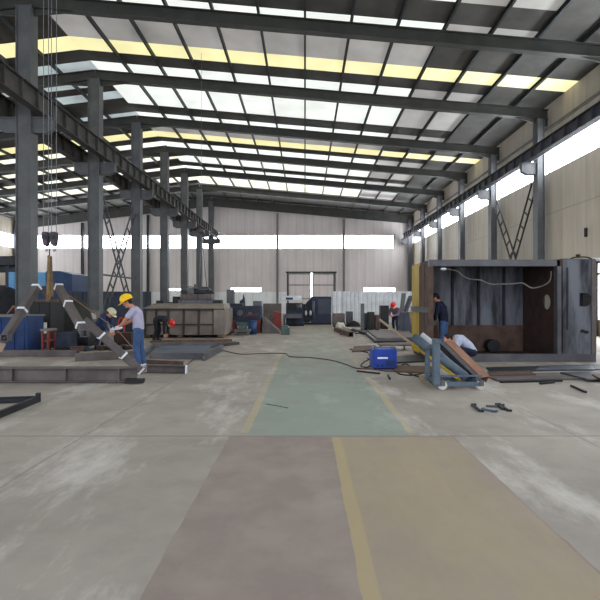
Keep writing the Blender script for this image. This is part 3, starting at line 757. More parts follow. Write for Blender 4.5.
for k, (px, w_) in enumerate(((199, 10), (205, 6))): B(((X(px, yy), yy + .1, Z(290, yy)), (X(px + w_, yy), yy + .5, Z(288.6 + k, yy)))).build('flange', 'mill', o)
o = thing('sling_chain', 'thin pair of chains hanging down to the machine on the ribbed box', 'chain', (X(205, 20.5), 20.5, base))
for a_, b_ in ((201.5, 199), (201.5, 207)): MB().cyl(P(a_, 233, 20.5), P(b_, 290, 20.5), .018, n=6).build('chain', 'wire', o)
B((P(199.5, 233.5, 20.6), P(203.5, 229, 20.3))).build('hook_block', 'hook', o, .01)
MB().cyl(P(201.5, 229, 20.5), (X(201.5, 20.5), 20.5, 12.3), .006, n=6).build('wire_rope', 'wire', o)
# planks and steel strips lying in front of the box
for k, (pa, pb, mm, lab) in enumerate((((150, 343), (232, 341.5), 'wood', 'long brown timber on the floor in front of the ribbed box'),
                                       ((165, 346), (236, 344), 'rust', 'rusty flat bar lying behind the blue-grey plate frame'),
                                       ((214, 347), (238, 344.5), 'mill_dark', 'short dark steel bar lying at the right end of the brown timber'))):
    p, q = G(*pa), G(*pb); p.z = q.z = .045
    tag(MB().bar(p, q, .16, .09).build('timber' if mm == 'wood' else 'flat_bar', mm), lab, 'timber' if mm == 'wood' else 'steel bar')

# ------------------------------------------------------------------ machines, centre left
y = 22.
o = thing('lathe', 'dark navy lathe on red-orange stands, right of the ribbed box', 'lathe', (X(243, y), y, 0))
B(((X(226, y), y, Z(324, y)), (X(261, y), y + .9, Z(306, y)))).build('bed', 'navy_machine', o, .02)
B(((X(228, y), y + .1, Z(306, y)), (X(242, y), y + .8, Z(303.5, y)))).build('headstock', 'mill_dark', o, .02)
B(((X(253, y), y + .02, Z(306, y)), (X(261, y), y + .7, Z(301, y)))).build('tailstock', 'mill', o, .02)
for a_, b_ in ((230, 235), (256, 260.5)): B(((X(a_, y), y - .05, 0), (X(b_, y), y + .8, Z(320, y)))).build('stand', 'red', o, .01)
B(((X(227, y), y + .25, 0), (X(230, y), y + .8, Z(324, y)))).build('end_leg', 'mill_dark', o)
B(((X(236, y), y - .06, Z(326, y)), (X(255, y), y + .3, Z(322, y)))).build('chip_tray', 'teal', o)
B(((X(236, y), y + .1, 0), (X(255, y), y + .7, Z(331, y)))).build('sump', 'mill_dark', o)
MB().cyl((X(240, y), y - .08, Z(313, y)), (X(240, y), y - .001, Z(313, y)), .14, n=18).build('handwheel', 'mill', o)
MB().cyl((X(250, y), y - .06, Z(314, y)), (X(250, y), y - .001, Z(314, y)), .1, n=18).build('handwheel', 'mill', o)
MB().bar(P(243, 316, y - .1), P(258, 314, y - .1), .03, .08).build('guard', 'red', o)
o = tag(MB().prism([P(239, 331, 23.3), P(246, 331, 23.3), P(244.5, 299, 23.3), P(243.2, 294, 23.3), P(242.6, 299, 23.3), P(239.5, 301, 23.3)], (0, .25, 0)).build('pointed_casting', 'navy_machine', None, .01), 'dark pointed casting behind the lathe, rising above its bed', 'casting')
o.location.z += 0
y = 26.; cabinet('grey_locker', 'tall dark grey locker behind the left end of the lathe', 'locker', 226.5, 233.5, 289.5, y, .5, 'steel_blue', 1)
cabinet('blue_grey_locker', 'blue-grey locker behind the right end of the lathe', 'locker', 253, 261, 301, 24.5, .5, 'steel_blue', 1)
cabinet('grey_double_locker', 'wide warm-grey double-door locker in the centre left background', 'locker', 263, 281, 303.5, 25, .6, 'mill_warm', 2)
y = 20.6
o = thing('low_scrap_trolley', 'low flat trolley with small wheels under the lathe front', 'trolley', (X(243, y), y, 0))
B(((X(234, y), y, .14), (X(250, y), y + .6, .26))).build('deck', 'mill_warm', o)
for px in (235.5, 248):
    for dy in (.05, .55): MB().wheel((X(px, y), y + dy, .07), (0, 1, 0), .07, .05).build('wheel', 'mill' if dy < .1 else 'rubber', o)
B(((X(238, y), y + .1, .26), (X(246, y), y + .5, .45))).build('load', 'teal', o, .02)
# ramp-like heap of sheet beside it
y = 21.8
o = tag(MB().prism([(X(262, y), y, 0), (X(280, y), y, 0), (X(279, y), y, .1), (X(263, y), y, .75)], (0, 1.2, 0)).build('sheet_ramp', 'mill_warm', None, .01), 'sloping stack of grey sheet metal leaning right of the lathe', 'sheet stack')
o = tag(MB().prism([(X(271, 23.2), 23.3, 0), (X(281.5, 23.2), 23.3, 0), (X(281, 23.2), 23.3, .9), (X(274, 23.2), 23.3, 1.0)], (0, .5, 0)).build('red_machine_cover', 'red', None, .02), 'dull red machine cover in front of the double-door locker', 'cover')
y = 22.5
o = tag(B(((X(282.6, y), y, 0), (X(284, y), y + .07, Z(314.5, y))), ((X(281.5, y), y - .06, 0), (X(285, y), y + .15, .03))).build('marker_post', 'trolley'), 'slim grey post standing at the left edge of the walkway', 'post')
o = tag(MB().box((X(281, 21), 21, 0), (X(289.5, 21), 21.5, .32)).box((X(282, 21), 21.05, .32), (X(288, 21), 21.4, .42)).build('teal_motor_block', 'teal', None, .03), 'low teal motor block beside the slim grey post', 'motor')

# machines in front of the big door
y = 28.
o = thing('milling_machine', 'navy milling machine with a white top cover, left of the door end', 'machine', (X(294, y), y, 0))
B(((X(286, y), y, .1), (X(303, y), y + 1.1, Z(303, y)))).build('column_body', 'navy_machine', o, .03)
B(((X(282.5, y), y - .1, Z(300.5, y)), (X(301.5, y), y + 1.0, Z(295.8, y)))).build('top_cover', 'white', o, .03, 'white top cover')
B(((X(286, y), y - .115, Z(299.7, y)), (X(293, y), y - .101, Z(297.5, y)))).build('name_panel', 'blue_deep', o)
B(((X(284, y), y - .5, Z(318, y)), (X(302, y), y, Z(314, y)))).build('work_table', 'mill', o, .01)
B(((X(285, y), y + .05, 0), (X(304, y), y + 1.2, .1))).build('foot', 'black', o)
MB().cyl((X(299, y), y - .25, Z(309, y)), (X(299, y), y - .01, Z(305, y)), .17, n=18).build('spindle_housing', 'mill', o)
B(((X(288, y), y - .05, Z(310, y)), (X(294, y), y - .001, Z(303, y)))).build('window_panel', 'green_tarp', o)
for px in (285, 290, 295): MB().cyl((X(px, y), y - .3, 0), (X(px, y), y - .3, Z(318, y)), .04, n=8).build('leg', 'mill_dark', o)
y = 29.6
o = thing('navy_press', 'dark navy press with a flat side panel in front of the big door', 'machine', (X(321, y), y, 0))
B(((X(311, y), y, .1), (X(331.3, y), y + 1.6, Z(296.5, y)))).build('body', 'navy_machine', o, .03)
B(((X(318, y), y - .05, Z(314, y)), (X(330.6, y), y - .001, Z(299, y)))).build('side_panel', 'slate', o)
MB().prism([(X(303, y), y + .1, .2), (X(311, y), y + .1, .2), (X(311, y), y + .1, Z(298, y)), (X(306, y), y + .1, Z(303, y))], (0, .9, 0)).build('arm', 'mill_dark', o, .02)
B(((X(302, y), y - .1, 0), (X(331.3, y), y + 1.5, .1))).build('foot', 'black', o)
for px in (306, 310.5): MB().ell(P(px, 313, y - .12), (.07, .06, .16)).build('indicator_cover', 'white', o)
MB().cyl((X(313.5, y), y - .1, Z(301, y)), (X(313.5, y), y - .1, Z(318, y)), .08, n=10).build('cylinder', 'trolley', o)

cabinet('navy_cabinet', 'navy cabinet in the gap between milling machine and press', 'cabinet', 302.5, 310, 304, 31.8, .6, 'navy_machine', 1)
y = 24.0; o = tag(B(((X(263, y), y - .5, 0), (X(270, y), y - .1, .5)), ((X(264, y), y - .45, .5), (X(268, y), y - .15, .62))).build('teal_gearbox', 'teal', None, .02), 'teal gearbox in front of the wide double-door locker', 'gearbox')
y = 21.3; o = tag(MB().cyl((X(252.5, y), y, 0), (X(252.5, y), y, .62), .2, n=20).build('oil_drum', 'blue_deep'), 'small dark blue drum under the right end of the lathe', 'drum')
o = tag(B(((XR - .09, 20.83, 4.35), (XR - .002, 20.95, 4.75))).build('wall_switch', 'black'), 'small black switch box alone on the right wall above the steel box', 'switch box')
# ------------------------------------------------------------------ white corrugated screen, right of the door
def corr(px0, px1, pyt, y, label, z0=.0, gap=.0):
    x0, x1, zt = X(px0, y), X(px1, y), Z(pyt, y)
    o = thing('corrugated_screen', label, 'screen', ((x0 + x1) / 2, y, 0), 'white corrugated screens')
    m = MB(); n = int((x1 - x0) / .28)
    for k in range(n):
        a_ = x0 + (x1 - x0) * k / n; b_ = x0 + (x1 - x0) * (k + 1) / n
        m.prism([(a_, y, z0), (a_ + .04, y - .035, z0), (b_ - .1, y - .035, z0), (b_ - .06, y, z0), (b_, y, z0), (b_, y + .02, z0), (a_, y + .02, z0)], (0, 0, zt - z0))
    m.build('sheet', 'white', o)
    for x in (x0 + .05, (x0 + x1) / 2, x1 - .05): B(((x - .04, y + .021, 0), (x + .04, y + .1, zt - .02))).build('support_post', 'mill', o)
corr(332, 341, 291.5, 30.0, 'narrow white corrugated screen nearest the big door', .62)
corr(341.8, 392, 291.5, 33.0, 'white corrugated screen standing right of the narrow one')
corr(392.3, 436, 291.5, 33.0, 'white corrugated screen ending behind the yellow plate')

# ------------------------------------------------------------------ clutter, centre right
def post(name, label, p, q, w_, h_, m, cat='steel post', kind='bar'):
    mb = MB(); getattr(mb, kind)(p, q, w_, h_) if kind != 'rhs' else mb.rhs(p, q, w_, h_, .01)
    return tag(mb.build(name, m), label, cat)
y = 23.; post('upright_post', 'tall grey post standing before the white corrugated screen', Vector((X(362.4, y), y, 0)), P(362.4, 303.5, y), .16, .16, 'steel_blue')
cabinet('grey_crate', 'small grey crate against the corrugated screen, by the scrap heap', 'crate', 333, 345, 313.5, 27, .7, 'mill_warm', 1)
cabinet('olive_box', 'olive-brown metal box behind the flat steel sheets', 'box', 368.5, 374.5, 312, 23.5, .6, 'green_tarp', 1)
cabinet('dark_blue_box', 'slate upright box beside the tall grey post', 'box', 363.5, 368, 313, 24.2, .5, 'slate', 1)
cabinet('black_cabinet', 'tall black cabinet before the corrugated screen, left of the red helmet', 'cabinet', 381, 389, 305.5, 25, .6, 'black', 1)
cabinet('slate_rack_cabinet', 'slate cabinet with a shelf stack left of the yellow plate', 'cabinet', 403, 414, 312, 21.0, .8, 'slate', 1)
y = 24.5
post('leaning_steel_bar', 'wide grey bar leaning upright right of the red helmet', Vector((X(399, y), y - .2, .0)) + Vector((0, 0, .03)), P(403.8, 293.5, y + .5), .22, .08, 'steel_blue', 'steel bar')
post('leaning_steel_bar', 'bent dark bar leaning beside the yellow plate', Vector((X(402, y), y + .7, .08)), P(411, 296, y + 1.3), .3, .06, 'mill', 'steel bar')
post('leaning_steel_bar', 'thin bar leaning left across the two upright bars', Vector((X(396, y), y - .6, .03)), P(409, 299, y - .4), .1, .04, 'mill_dark', 'steel bar')
cabinet('brown_crate', 'rust-brown upright crate between the olive box and the black cabinet', 'crate', 375.2, 380, 315, 23.9, .5, 'rust', 1)
cabinet('small_grey_cabinet', 'small grey cabinet behind the dark sack and scrap heap', 'cabinet', 346.5, 353, 311.5, 30.2, .6, 'mullion', 1)
y = 22.2; post('leaning_plank', 'brown plank leaning against the slate cabinet left of the yellow plate', Vector((X(407, y), 20.4, .03)), P(409.5, 312, 20.9), .16, .04, 'wood', 'plank')
# heap at the corner of the walkway: individual pieces
jk = [((336, 331), (351, 337), .2, 'rhs', 'rust', 'rust-brown square tube with a dark open end, lowest in the scrap heap'),
      ((343, 328.5), (352, 331.5), .12, 'chan', 'paper', 'pale channel offcut lying across the scrap heap'),
      ((337, 325.5), (347, 326.5), .1, 'ibeam', 'mill', 'grey beam offcut at the back left of the scrap heap'),
      ((352, 331), (366, 335), .12, 'chan', 'mill_dark', 'dark channel in the middle of the scrap heap'),
      ((356, 334), (372, 330), .1, 'bar', 'mill', 'grey flat bar slanting right out of the scrap heap'),
      ((348, 325.5), (358, 325.2), .16, 'rhs', 'black', 'black tube stub at the back of the scrap heap'),
      ((341, 335), (345, 330), .08, 'bar', 'red', 'short red bar in the scrap heap'),
      ((346, 330.5), (360, 329.5), .07, 'bar', 'silver', 'thin bright bar on the scrap heap')]
for k, (a_, b_, h, kind, mm, lab) in enumerate(jk):
    p, q = G(*a_), G(*b_); p.z = q.z = h / 2 + .005
    mb = MB()
    if kind == 'rhs': mb.rhs(p, q, h, h, .012)
    elif kind == 'bar': mb.bar(p, q, h, h * .6)
    else: getattr(mb, kind)(p, q, h, h, .012)
    if kind == 'bar':
        for vv in mb.v: vv.z -= h * .2
    tag(mb.build('scrap_piece', mm), lab, 'scrap', 'scrap heap right of the walkway')
heap('scrap_sack', 'pale sack slumped at the left side of the scrap heap', 'sack', 336, 346, 322, 25.4, .7, 'paper', 3, 3)
heap('dark_sack', 'dark sack lying between the scrap heap and the tall grey post', 'sack', 347, 361, 321, 27.2, .8, 'dark_cloth', 8, 3)
# flat sheets in stacks
def sheets(name, label, quad, n, m, th=.05, gap=.0, group=None):
    for k in range(n):
        rnd = random.Random(k * 7 + int(quad[0][0]))
        pts = [G(*q) + Vector((rnd.uniform(-.08, .08), rnd.uniform(-.08, .08), 0)) for q in quad]
        pts = [Vector((p.x, p.y, k * (th + gap))) for p in pts]
        tag(MB().prism(pts, (0, 0, th)).build(name, m[k % len(m)]), label if n == 1 else label + ', ' + ['bottom of stack', 'middle of stack', 'third from the bottom of the stack', 'fourth sheet from the bottom', 'topmost of the stack'][k if k < n - 1 else 4 if n > 1 else 0], 'steel sheet', group)
sheets('steel_sheet', 'dark flat steel sheet in front of the black cabinet', [(366, 334), (408, 334), (414, 342), (376, 343)], 3, ['mill_dark', 'mill', 'mill_warm'], .06)
sheets('steel_sheet', 'long rusty steel sheet on the floor behind the blue welder', [(352, 347), (378, 346.5), (379, 351), (352, 352)], 1, ['rust'], .04)
sheets('steel_sheet', 'dark steel sheet lying at the foot of the yellow plate', [(384, 358), (424, 356), (432, 362), (392, 364)], 1, ['mill_dark'], .04)
sheets('timber_board', 'old timber board beside the trolley wheels', [(392, 366), (432, 368), (436, 374), (396, 372)], 1, ['wood'], .03)
y = 14.5
o = thing('low_steel_table', 'low pale steel frame table left of the yellow plate', 'table', (X(400, y), y, 0))
B(((X(380, y), y, Z(346, y)), (X(414, y), y + .5, Z(344.5, y)))).build('top', 'mill_warm', o)
for px in (381, 404.5, 413): MB().bar((X(px, y), y + .05, 0), (X(px, y), y + .05, Z(346, y)), .04, .04).build('leg', 'mill_dark', o)

# ------------------------------------------------------------------ blue welding machine
y = 10.45; x0, x1 = X(373, y), X(397, y)
o = thing('blue_welder', 'bright blue welding machine on the floor with a white nameplate', 'welder', ((x0 + x1) / 2, y + .25, 0))
zt = Z(349.5, y)
B(((x0, y, .03), (x1, y + .55, zt))).build('casing', 'blue', o, .02)
B(((x0 + .1, y - .006, Z(358.8, y)), (x0 + .33, y - .0005, Z(357.2, y)))).build('name_plate', 'silver', o)
B(((x0 + .02, y + .02, zt), (x0 + .05, y + .53, zt + .04)), ((x1 - .05, y + .02, zt), (x1 - .02, y + .53, zt + .04)), ((x0 + .02, y + .02, zt + .04), (x1 - .02, y + .05, zt + .06))).build('handle', 'trolley', o)
m = MB()
for k in range(6): m.box((x0 + .30 + k * .035, y - .006, .08), (x0 + .318 + k * .035, y - .0005, .2))
m.build('vent', 'navy_machine', o)
for k in range(2): MB().cyl((x0 + .1 + k * .1, y - .03, .1), (x0 + .1 + k * .1, y + .01, .1), .022, n=12).build('socket', 'black', o)
for k, px in enumerate(((x0 + .06), (x1 - .06))):
    for dy in (.07, .48): MB().cyl((px, y + dy, 0), (px, y + dy, .03), .025, n=8).build('foot', 'rubber', o)
def cable(name, label, pts, r, m, z=None, cat='cable'):
    return tag(MB().path([G(*p, r) if len(p) == 2 else p for p in pts], r, 6, 6).build(name, m), label, cat)
cable('welding_cable', 'long dark cable crossing the green walkway to the blue welder', [(222, 350), (240, 354), (262, 353.5), (285, 353.5), (290, 356.5), (310, 357.5), (330, 360), (345, 364), (356, 368), (372, 369), (386, 371), (402, 371)], .013, 'redcable')
cable('welding_cable', 'dark coiled cable left of the blue welder', [(352, 350), (366, 352), (370, 358), (364, 362), (361, 366), (368, 367), (372, 362), (367, 358)], .012, 'rubber')
cable('welding_cable', 'dark tangled cable on the floor right of the blue welder', [(399, 366), (406, 364), (412, 368), (404, 372), (396, 369), (400, 374), (414, 375), (424, 372), (416, 369), (408, 372), (420, 377), (428, 375)], .014, 'rubber')
cable('floor_hose', 'thin reddish hose running towards the ribbed steel box', [(218, 351), (200, 356), (190, 362), (180, 372)], .01, 'redcable')
cable('floor_wire', 'short dark wire lying across the green walkway', [(266, 404), (278, 406), (288, 408)], .004, 'rubber')
for k, (a_, b_, lab) in enumerate((((350, 349), (368, 352.5), 'dark rod on the floor left of the blue welder'), ((357, 371), (380, 373.5), 'dark rod on the floor just before the blue welder'), ((388, 375), (390, 379), 'small dark stub on the floor left of the trolley'))):
    p, q = G(*a_, .02), G(*b_, .02); tag(MB().cyl(p, q, .018, n=8).build('steel_rod', 'mill_dark'), lab, 'rod')

# ------------------------------------------------------------------ trolley with pipes
y = 8.15
o = thing('pipe_trolley', 'grey-blue wheeled trolley with an upright post', 'trolley', (X(458, y), y, 0))
zb = Z(384, y)
for dy in (0, .62): MB().bar((X(437, y), y + dy, zb), (X(484, y), y + dy, zb), .06, .07).build('base_rail', 'trolley', o)
for px in (439, 460, 482): MB().bar((X(px, y), y, zb), (X(px, y), y + .62, zb), .06, .06).build('cross_rail', 'trolley', o)
MB().bar((X(438, y), y, zb + .14), (X(482, y), y, zb + .14), .03, .03).build('upper_rail', 'trolley', o)
MB().bar((X(436.5, y), y + .02, zb - .02), (X(436.8, y), y + .05, Z(341, y)), .12, .12).build('upright_post', 'trolley', o, .015)
MB().bar((X(436.5, y), y + .62, zb - .02), (X(436.8, y), y + .62, Z(350, y)), .08, .08).build('rear_post', 'trolley', o, .01)
MB().bar((X(436.5, y), y + .05, Z(345, y)), (X(436.5, y), y + .62, Z(352, y)), .06, .06).build('top_bracket', 'trolley', o)
B(((X(433.5, y), y - .05, Z(343.5, y)), (X(440, y), y + .12, Z(339, y)))).build('post_cap', 'trolley', o, .01)
for px in (442.5, 481):
    for dy in (0, .62):
        wz = .081
        w_ = MB().wheel((X(px, y), y + dy, wz), (0.35, 1, 0), .08, .06).build('wheel', 'paper' if dy == 0 else 'rubber', o)
        MB().bar((X(px, y) + .0, y + dy, wz + .085), (X(px, y) + .0, y + dy, zb - .03), .07, .09).build('caster_fork', 'mill', o)
# load
tag(MB().pipe(P(414, 337, 9.15), P(466, 377.5, 8.42), .085, .01, 20).build('grey_pipe', 'trolley'), 'long grey-blue steel pipe slanting down across the trolley', 'pipe')
tag(MB().pipe(P(422, 334.5, 9.45), P(474, 377.5, 8.7), .05, .01, 16).build('grey_pipe', 'white'), 'thinner pale pipe just behind the grey-blue one on the trolley', 'pipe')
tag(MB().chan(P(437, 341, 9.2), P(478, 381, 8.55), .13, .10, .014).build('channel_bar', 'mill_dark'), 'dark steel channel slanting down beside the rusty square tube', 'steel channel')
tag(MB().rhs(P(447, 345, 9.5), P(483, 381, 8.75), .24, .21, .014).build('rusty_square_tube', 'rust_tube', None, .006), 'thick rust-brown square tube resting slanted on the trolley', 'steel tube')
o = thing('yellow_pole', 'long thin pole leaning over the trolley, tan above and yellow below', 'pole', P(458, 379, 8.3))
p, q = P(379.5, 319.5, 9.6), P(460, 380, 8.3); mid_ = p + (q - p) * .45
MB().bar(p, mid_, .035, .035).build('upper_length', 'tan', o, 0, 'pale tan upper length')
MB().bar(mid_, q, .038, .038).build('lower_length', 'yellow', o, 0, 'yellow painted lower length')

heap('straw_wad', 'small tan wad of packing beside the left wheel of the trolley', 'packing', 421, 431, 377, 9.0, .3, 'tan', 6, 3)
# ------------------------------------------------------------------ big open steel box on the right
YF, YK = 11.8, 13.75
bx0, bxm, bx1 = 3.12, X(559, YF), X(595, YF)
zt = Z(259.5, YF); zb = .06
o = thing('open_steel_box', 'very large open-fronted fabricated steel box on the right', 'steel box', ((bx0 + bx1) / 2, (YF + YK) / 2, 0))
B(((bx0, YF + .0, zt - .17), (bx1 - .95, YF + .16, zt))).build('front_header', 'mill', o, .006)
B(((bx0 + .04, YF + .16, zt - .06), (bxm, YK, zt - .01))).build('roof_plate', 'mill_dark', o)
B(((bx0 + .04, YK - .03, zb + .76), (bxm, YK, zt - .06))).build('back_plate', 'tank', o)
B(((bx0 + .04, YK - .04, zb), (bxm, YK, zb + .76))).build('back_plate_lower', 'rust', o, 0, 'rust-brown lower strip of the back')
B(((bx0 + .04, YF + .1, .02), (bxm, YK - .04, zb))).build('floor_plate', 'rust_dark', o)
B(((bx0, YF - .02, 0), (bx1 + .02, YF + .1, .20))).build('front_sill', 'mill', o, .006)
for px in (452, 478, 503):
    x = (px - VX) * YK / F; B(((x - .03, YK - .1, zb + .76), (x + .03, YK - .03, zt - .06))).build('inner_rib', 'mill_dark', o)
# left side: yellow plate at the back, brown in the middle, front post
B(((bx0, YF + 1.0, .1), (bx0 + .04, YK, zt - .01))).build('yellow_side_plate', 'yellow', o, 0, 'yellow painted side plate')
B(((bx0, YF + .2, .1), (bx0 + .04, YF + 1.0, zt - .01))).build('brown_side_plate', 'rust', o, 0, 'rust-brown side plate')
B(((bx0 - .015, YF + .96, .1), (bx0 - .001, YF + 1.02, zt - .1))).build('side_rib', 'rust', o)
B(((bx0 - .015, YF + .5, .1), (bx0 - .001, YF + .56, zt - .1))).build('side_rib', 'rust', o)
B(((bx0 - .02, YF + .0, .0), (bx0 + .10, YF + .2, zt - .17))).build('front_post', 'rust', o, .006)
MB().chan((bx0 - .06, YF + .02, Z(310, YF)), (bx0 - .06, YK, Z(310, YF)), .08, .14, .012).build('side_bracket', 'mill', o)
# right inner wall with a round hole
def holed(yc, zc, r, x, y0, y1, z0, z1, th, arc=lambda t: True):
    """plate in the Y-Z plane with a round hole"""
    n = 32; inner = [(yc + r * math.cos(2 * math.pi * k / n), zc + r * math.sin(2 * math.pi * k / n)) for k in range(n)]
    outer = []
    for k in range(n):
        c_, s_ = math.cos(2 * math.pi * k / n), math.sin(2 * math.pi * k / n)
        ts = []
        if abs(c_) > 1e-9: ts.append(((y1 if c_ > 0 else y0) - yc) / c_)
        if abs(s_) > 1e-9: ts.append(((z1 if s_ > 0 else z0) - zc) / s_)
        t_ = min(ts); outer.append((yc + t_ * c_, zc + t_ * s_))
    m = MB()
    vs = [(x, a_, b_) for a_, b_ in inner] + [(x, a_, b_) for a_, b_ in outer] + [(x + th, a_, b_) for a_, b_ in inner] + [(x + th, a_, b_) for a_, b_ in outer]
    fs = []
    for k in range(n):
        j = (k + 1) % n
        fs += [(k, j, n + j, n + k), (2 * n + k, 3 * n + k, 3 * n + j, 2 * n + j), (k, 2 * n + k, 2 * n + j, j)]
        # outer rim and missing corners
        (ya, za), (yb, zb_) = outer[k], outer[j]
        if abs(ya - yb) > 1e-6 and abs(za - zb_) > 1e-6:
            cyy = y1 if max(ya, yb) > y1 - 1e-6 else y0; czz = z1 if max(za, zb_) > z1 - 1e-6 else z0
            m.prism([(x, ya, za), (x, cyy, czz), (x, yb, zb_)], (th, 0, 0))
    return m.add(vs, fs)
yh = (547 and 6.36 * F / (547 - VX)); zh = Z(302, yh)
holed(yh, zh, .2, bxm - .02, YF + .16, YK, zb, zt - .06, .03).build('inner_end_plate', 'rust_dark', o)
B(((bxm - .05, YF - .02, .20), (bxm + .05, YF + .16, zt - .17))).build('inner_post', 'mill', o, .006)
# front end panel with a D-shaped hole
xA, xB = bxm + .09, bx1 - .1
hx0, hx1 = X(579.5, YF), X(591.5, YF); hz0, hz1 = Z(306.5, YF), Z(293, YF)
m = MB()
m.box((xA, YF, .2), (hx0, YF + .02, zt)); m.box((hx0, YF, hz1), (xB, YF + .02, zt)); m.box((hx0, YF, .2), (xB, YF + .02, hz0)); m.box((hx1, YF, hz0), (xB, YF + .02, hz1))
r = (hz1 - hz0) / 2
for s_ in (1, -1):
    cz = (hz0 + hz1) / 2; cx = hx1 - r
    arc = [(cx + r * math.sin(a_), YF, cz + s_ * r * math.cos(a_)) for a_ in [math.pi / 2 * k / 8 for k in range(9)]]
    for k in range(8): m.prism([arc[k], arc[k + 1], (hx1, YF, cz + s_ * r)], (0, .02, 0))
m.build('end_panel', 'tank', o)
B(((bxm + .051, YF + .03, .2), (xA - .0, YF + .05, zt))).build('rusty_strip', 'rust', o)
B(((xB, YF - .03, .2), (bx1 + .02, YF + .9, zt))).build('outer_flange', 'mill_warm', o, .006)
B(((xA, YF + .3, .2), (bx1 - .12, YF + .32, zt))).build('rear_end_panel', 'mill_dark', o)
B(((bxm + .05, YF, zt), (bx1, YF + .9, zt + .02))).build('end_top', 'mill', o)
for px, py in ((582, 331), (586, 332)): MB().cyl((X(px, YF), YF - .06, Z(py, YF)), (X(px, YF), YF, Z(py, YF)), .04, n=10).build('stud', 'green_tarp', o)
MB().box((xA + .1, YF - .03, .8), (xA + .13, YF, zt - .2)).build('stiffener', 'mill_dark', o)
# hanging cable, lamp
lamp = thing('work_lamp', 'small bright work lamp under the front top edge of the box', 'lamp', P(443, 269, YF))
MB().ell(P(443.5, 269, YF + .1), (.08, .06, .035)).build('lamp_head', 'silver', lamp)
MB().cyl(P(443.5, 268.5, YF + .1), P(443.5, 262.5, YF + .1) - Vector((0, 0, .17 - .11)), .008, n=6).build('stem', 'cable', lamp)
yc = YF + .25
pts = [P(446, 269, YF + .15), P(457, 271, yc), P(463, 276, yc), P(470, 279, yc), P(480, 280, yc), P(490, 284, yc), P(500, 284, yc), P(512, 284, yc), P(522, 283, yc), P(532, 288, yc), P(542, 286, yc), P(549, 282, yc), P(551, 276, yc), P(551, 271, yc)]
tag(MB().path(pts, .018, 6, 5).build('hanging_cable', 'cable'), 'pale cable looping under the top of the large open box', 'cable')
pts = [P(553, 262.5, YF + .1), P(566, 260.5, YF + .1), P(574, 257.5, YF + .1), P(579, 257, YF + .1), P(588, 257.5, YF + .1), P(596, 261, YF + .1)]
tag(MB().path(pts, .018, 6, 5).build('top_cable', 'rubber'), 'black cable arching over the top right corner of the large box', 'cable')
tag(MB().box(P(577, 257.6, YF + .1), P(579, 254.5, YF + .16)).build('cable_clip', 'rubber'), 'small black clip on the top right corner of the box', 'clip')
tag(MB().pipe(P(583, 259.8, YF + .3), P(640, 259.0, YF + .0), .05, .008).build('white_pipe', 'white'), 'pale pipe lying on the top right corner of the large box', 'pipe')
# things inside
y = YK - .45
tag(MB().cyl((X(494, y), y, zb + .19), (X(494, y), y + .3, zb + .19), .18, n=20).build('dark_drum', 'black', None, .01), 'dark round drum lying inside the large open box', 'drum')
tag(MB().cyl(P(460.5, 341, 13.2), P(460.5, 352, 13.2), .02, n=8).cyl(P(460.5, 337, 13.2), P(460.5, 341, 13.2), .035, n=10).cyl((X(460.5, 13.2), 13.2, zb), P(460.5, 352, 13.2), .02, n=8).cyl((X(460.5, 13.2), 13.2, zb), (X(460.5, 13.2), 13.2, zb + .03), .1, n=12).build('stand_rod', 'mill_warm'), 'short upright rod with a knob inside the large box', 'rod')

# plates lying in front of the box
def flat(name, label, quad, z0, th, m, cat='steel plate', group='plates in front of the large box'):
    pts = [G(*q) for q in quad]; pts = [Vector((p.x, p.y, z0)) for p in pts]
    return tag(MB().prism(pts, (0, 0, th)).build(name, m), label, cat, group)
flat('steel_plate', 'dark steel plate lying along the sill of the large box', [(486, 368), (600, 365), (600, 370), (490, 372.5)], 0, .02, 'mill_dark')
flat('steel_plate', 'blue-grey plate lying on the dark one by the box sill', [(540, 368), (592, 367), (595, 371), (536, 371)], .02, .02, 'plateflat')
flat('steel_plate', 'long warm-grey plate with a dark front edge before the big box', [(484, 376), (560, 374), (590, 380), (497, 381.5)], 0, .035, 'mill_warm')
flat('steel_plate', 'reddish rusty plate nearest the rusty square tube', [(487, 374), (530, 373), (536, 377), (492, 378)], .035, .015, 'rust')
flat('steel_plate', 'dark plate reaching the right edge of the view', [(560, 375), (640, 373), (650, 380), (590, 382.5)], .037, .02, 'mill_dark')
flat('timber_board', 'pale board lying at the right edge of the view', [(592, 378), (640, 377), (650, 384), (600, 383)], .058, .02, 'wood', 'board')
tag(MB().bar(G(571, 385.5, .02), G(586, 392, .02), .035, .03).build('steel_stick', 'mill_dark'), 'short dark stick lying alone on the right floor', 'stick')
for k, (a_, b_, mm, lab) in enumerate((((478, 371.5), (520, 374), 'mill_dark', 'thin dark bar just below the sill of the large box'),
                                       ((500, 383), (562, 381.6), 'black', 'long black bar along the near edge of the plates'),
                                       ((540, 384.6), (554, 383.2), 'mill_dark', 'short dark bar nearest the camera beside the plates'))):
    p, q = G(*a_), G(*b_); p.z = q.z = (.065 if k == 0 else .02) 
    if k == 0: p, q = G(470, 373.3, .02), G(484, 372.6, .02)
    tag(MB().bar(p, q, .04, .035).build('steel_bar', mm), lab, 'steel bar')
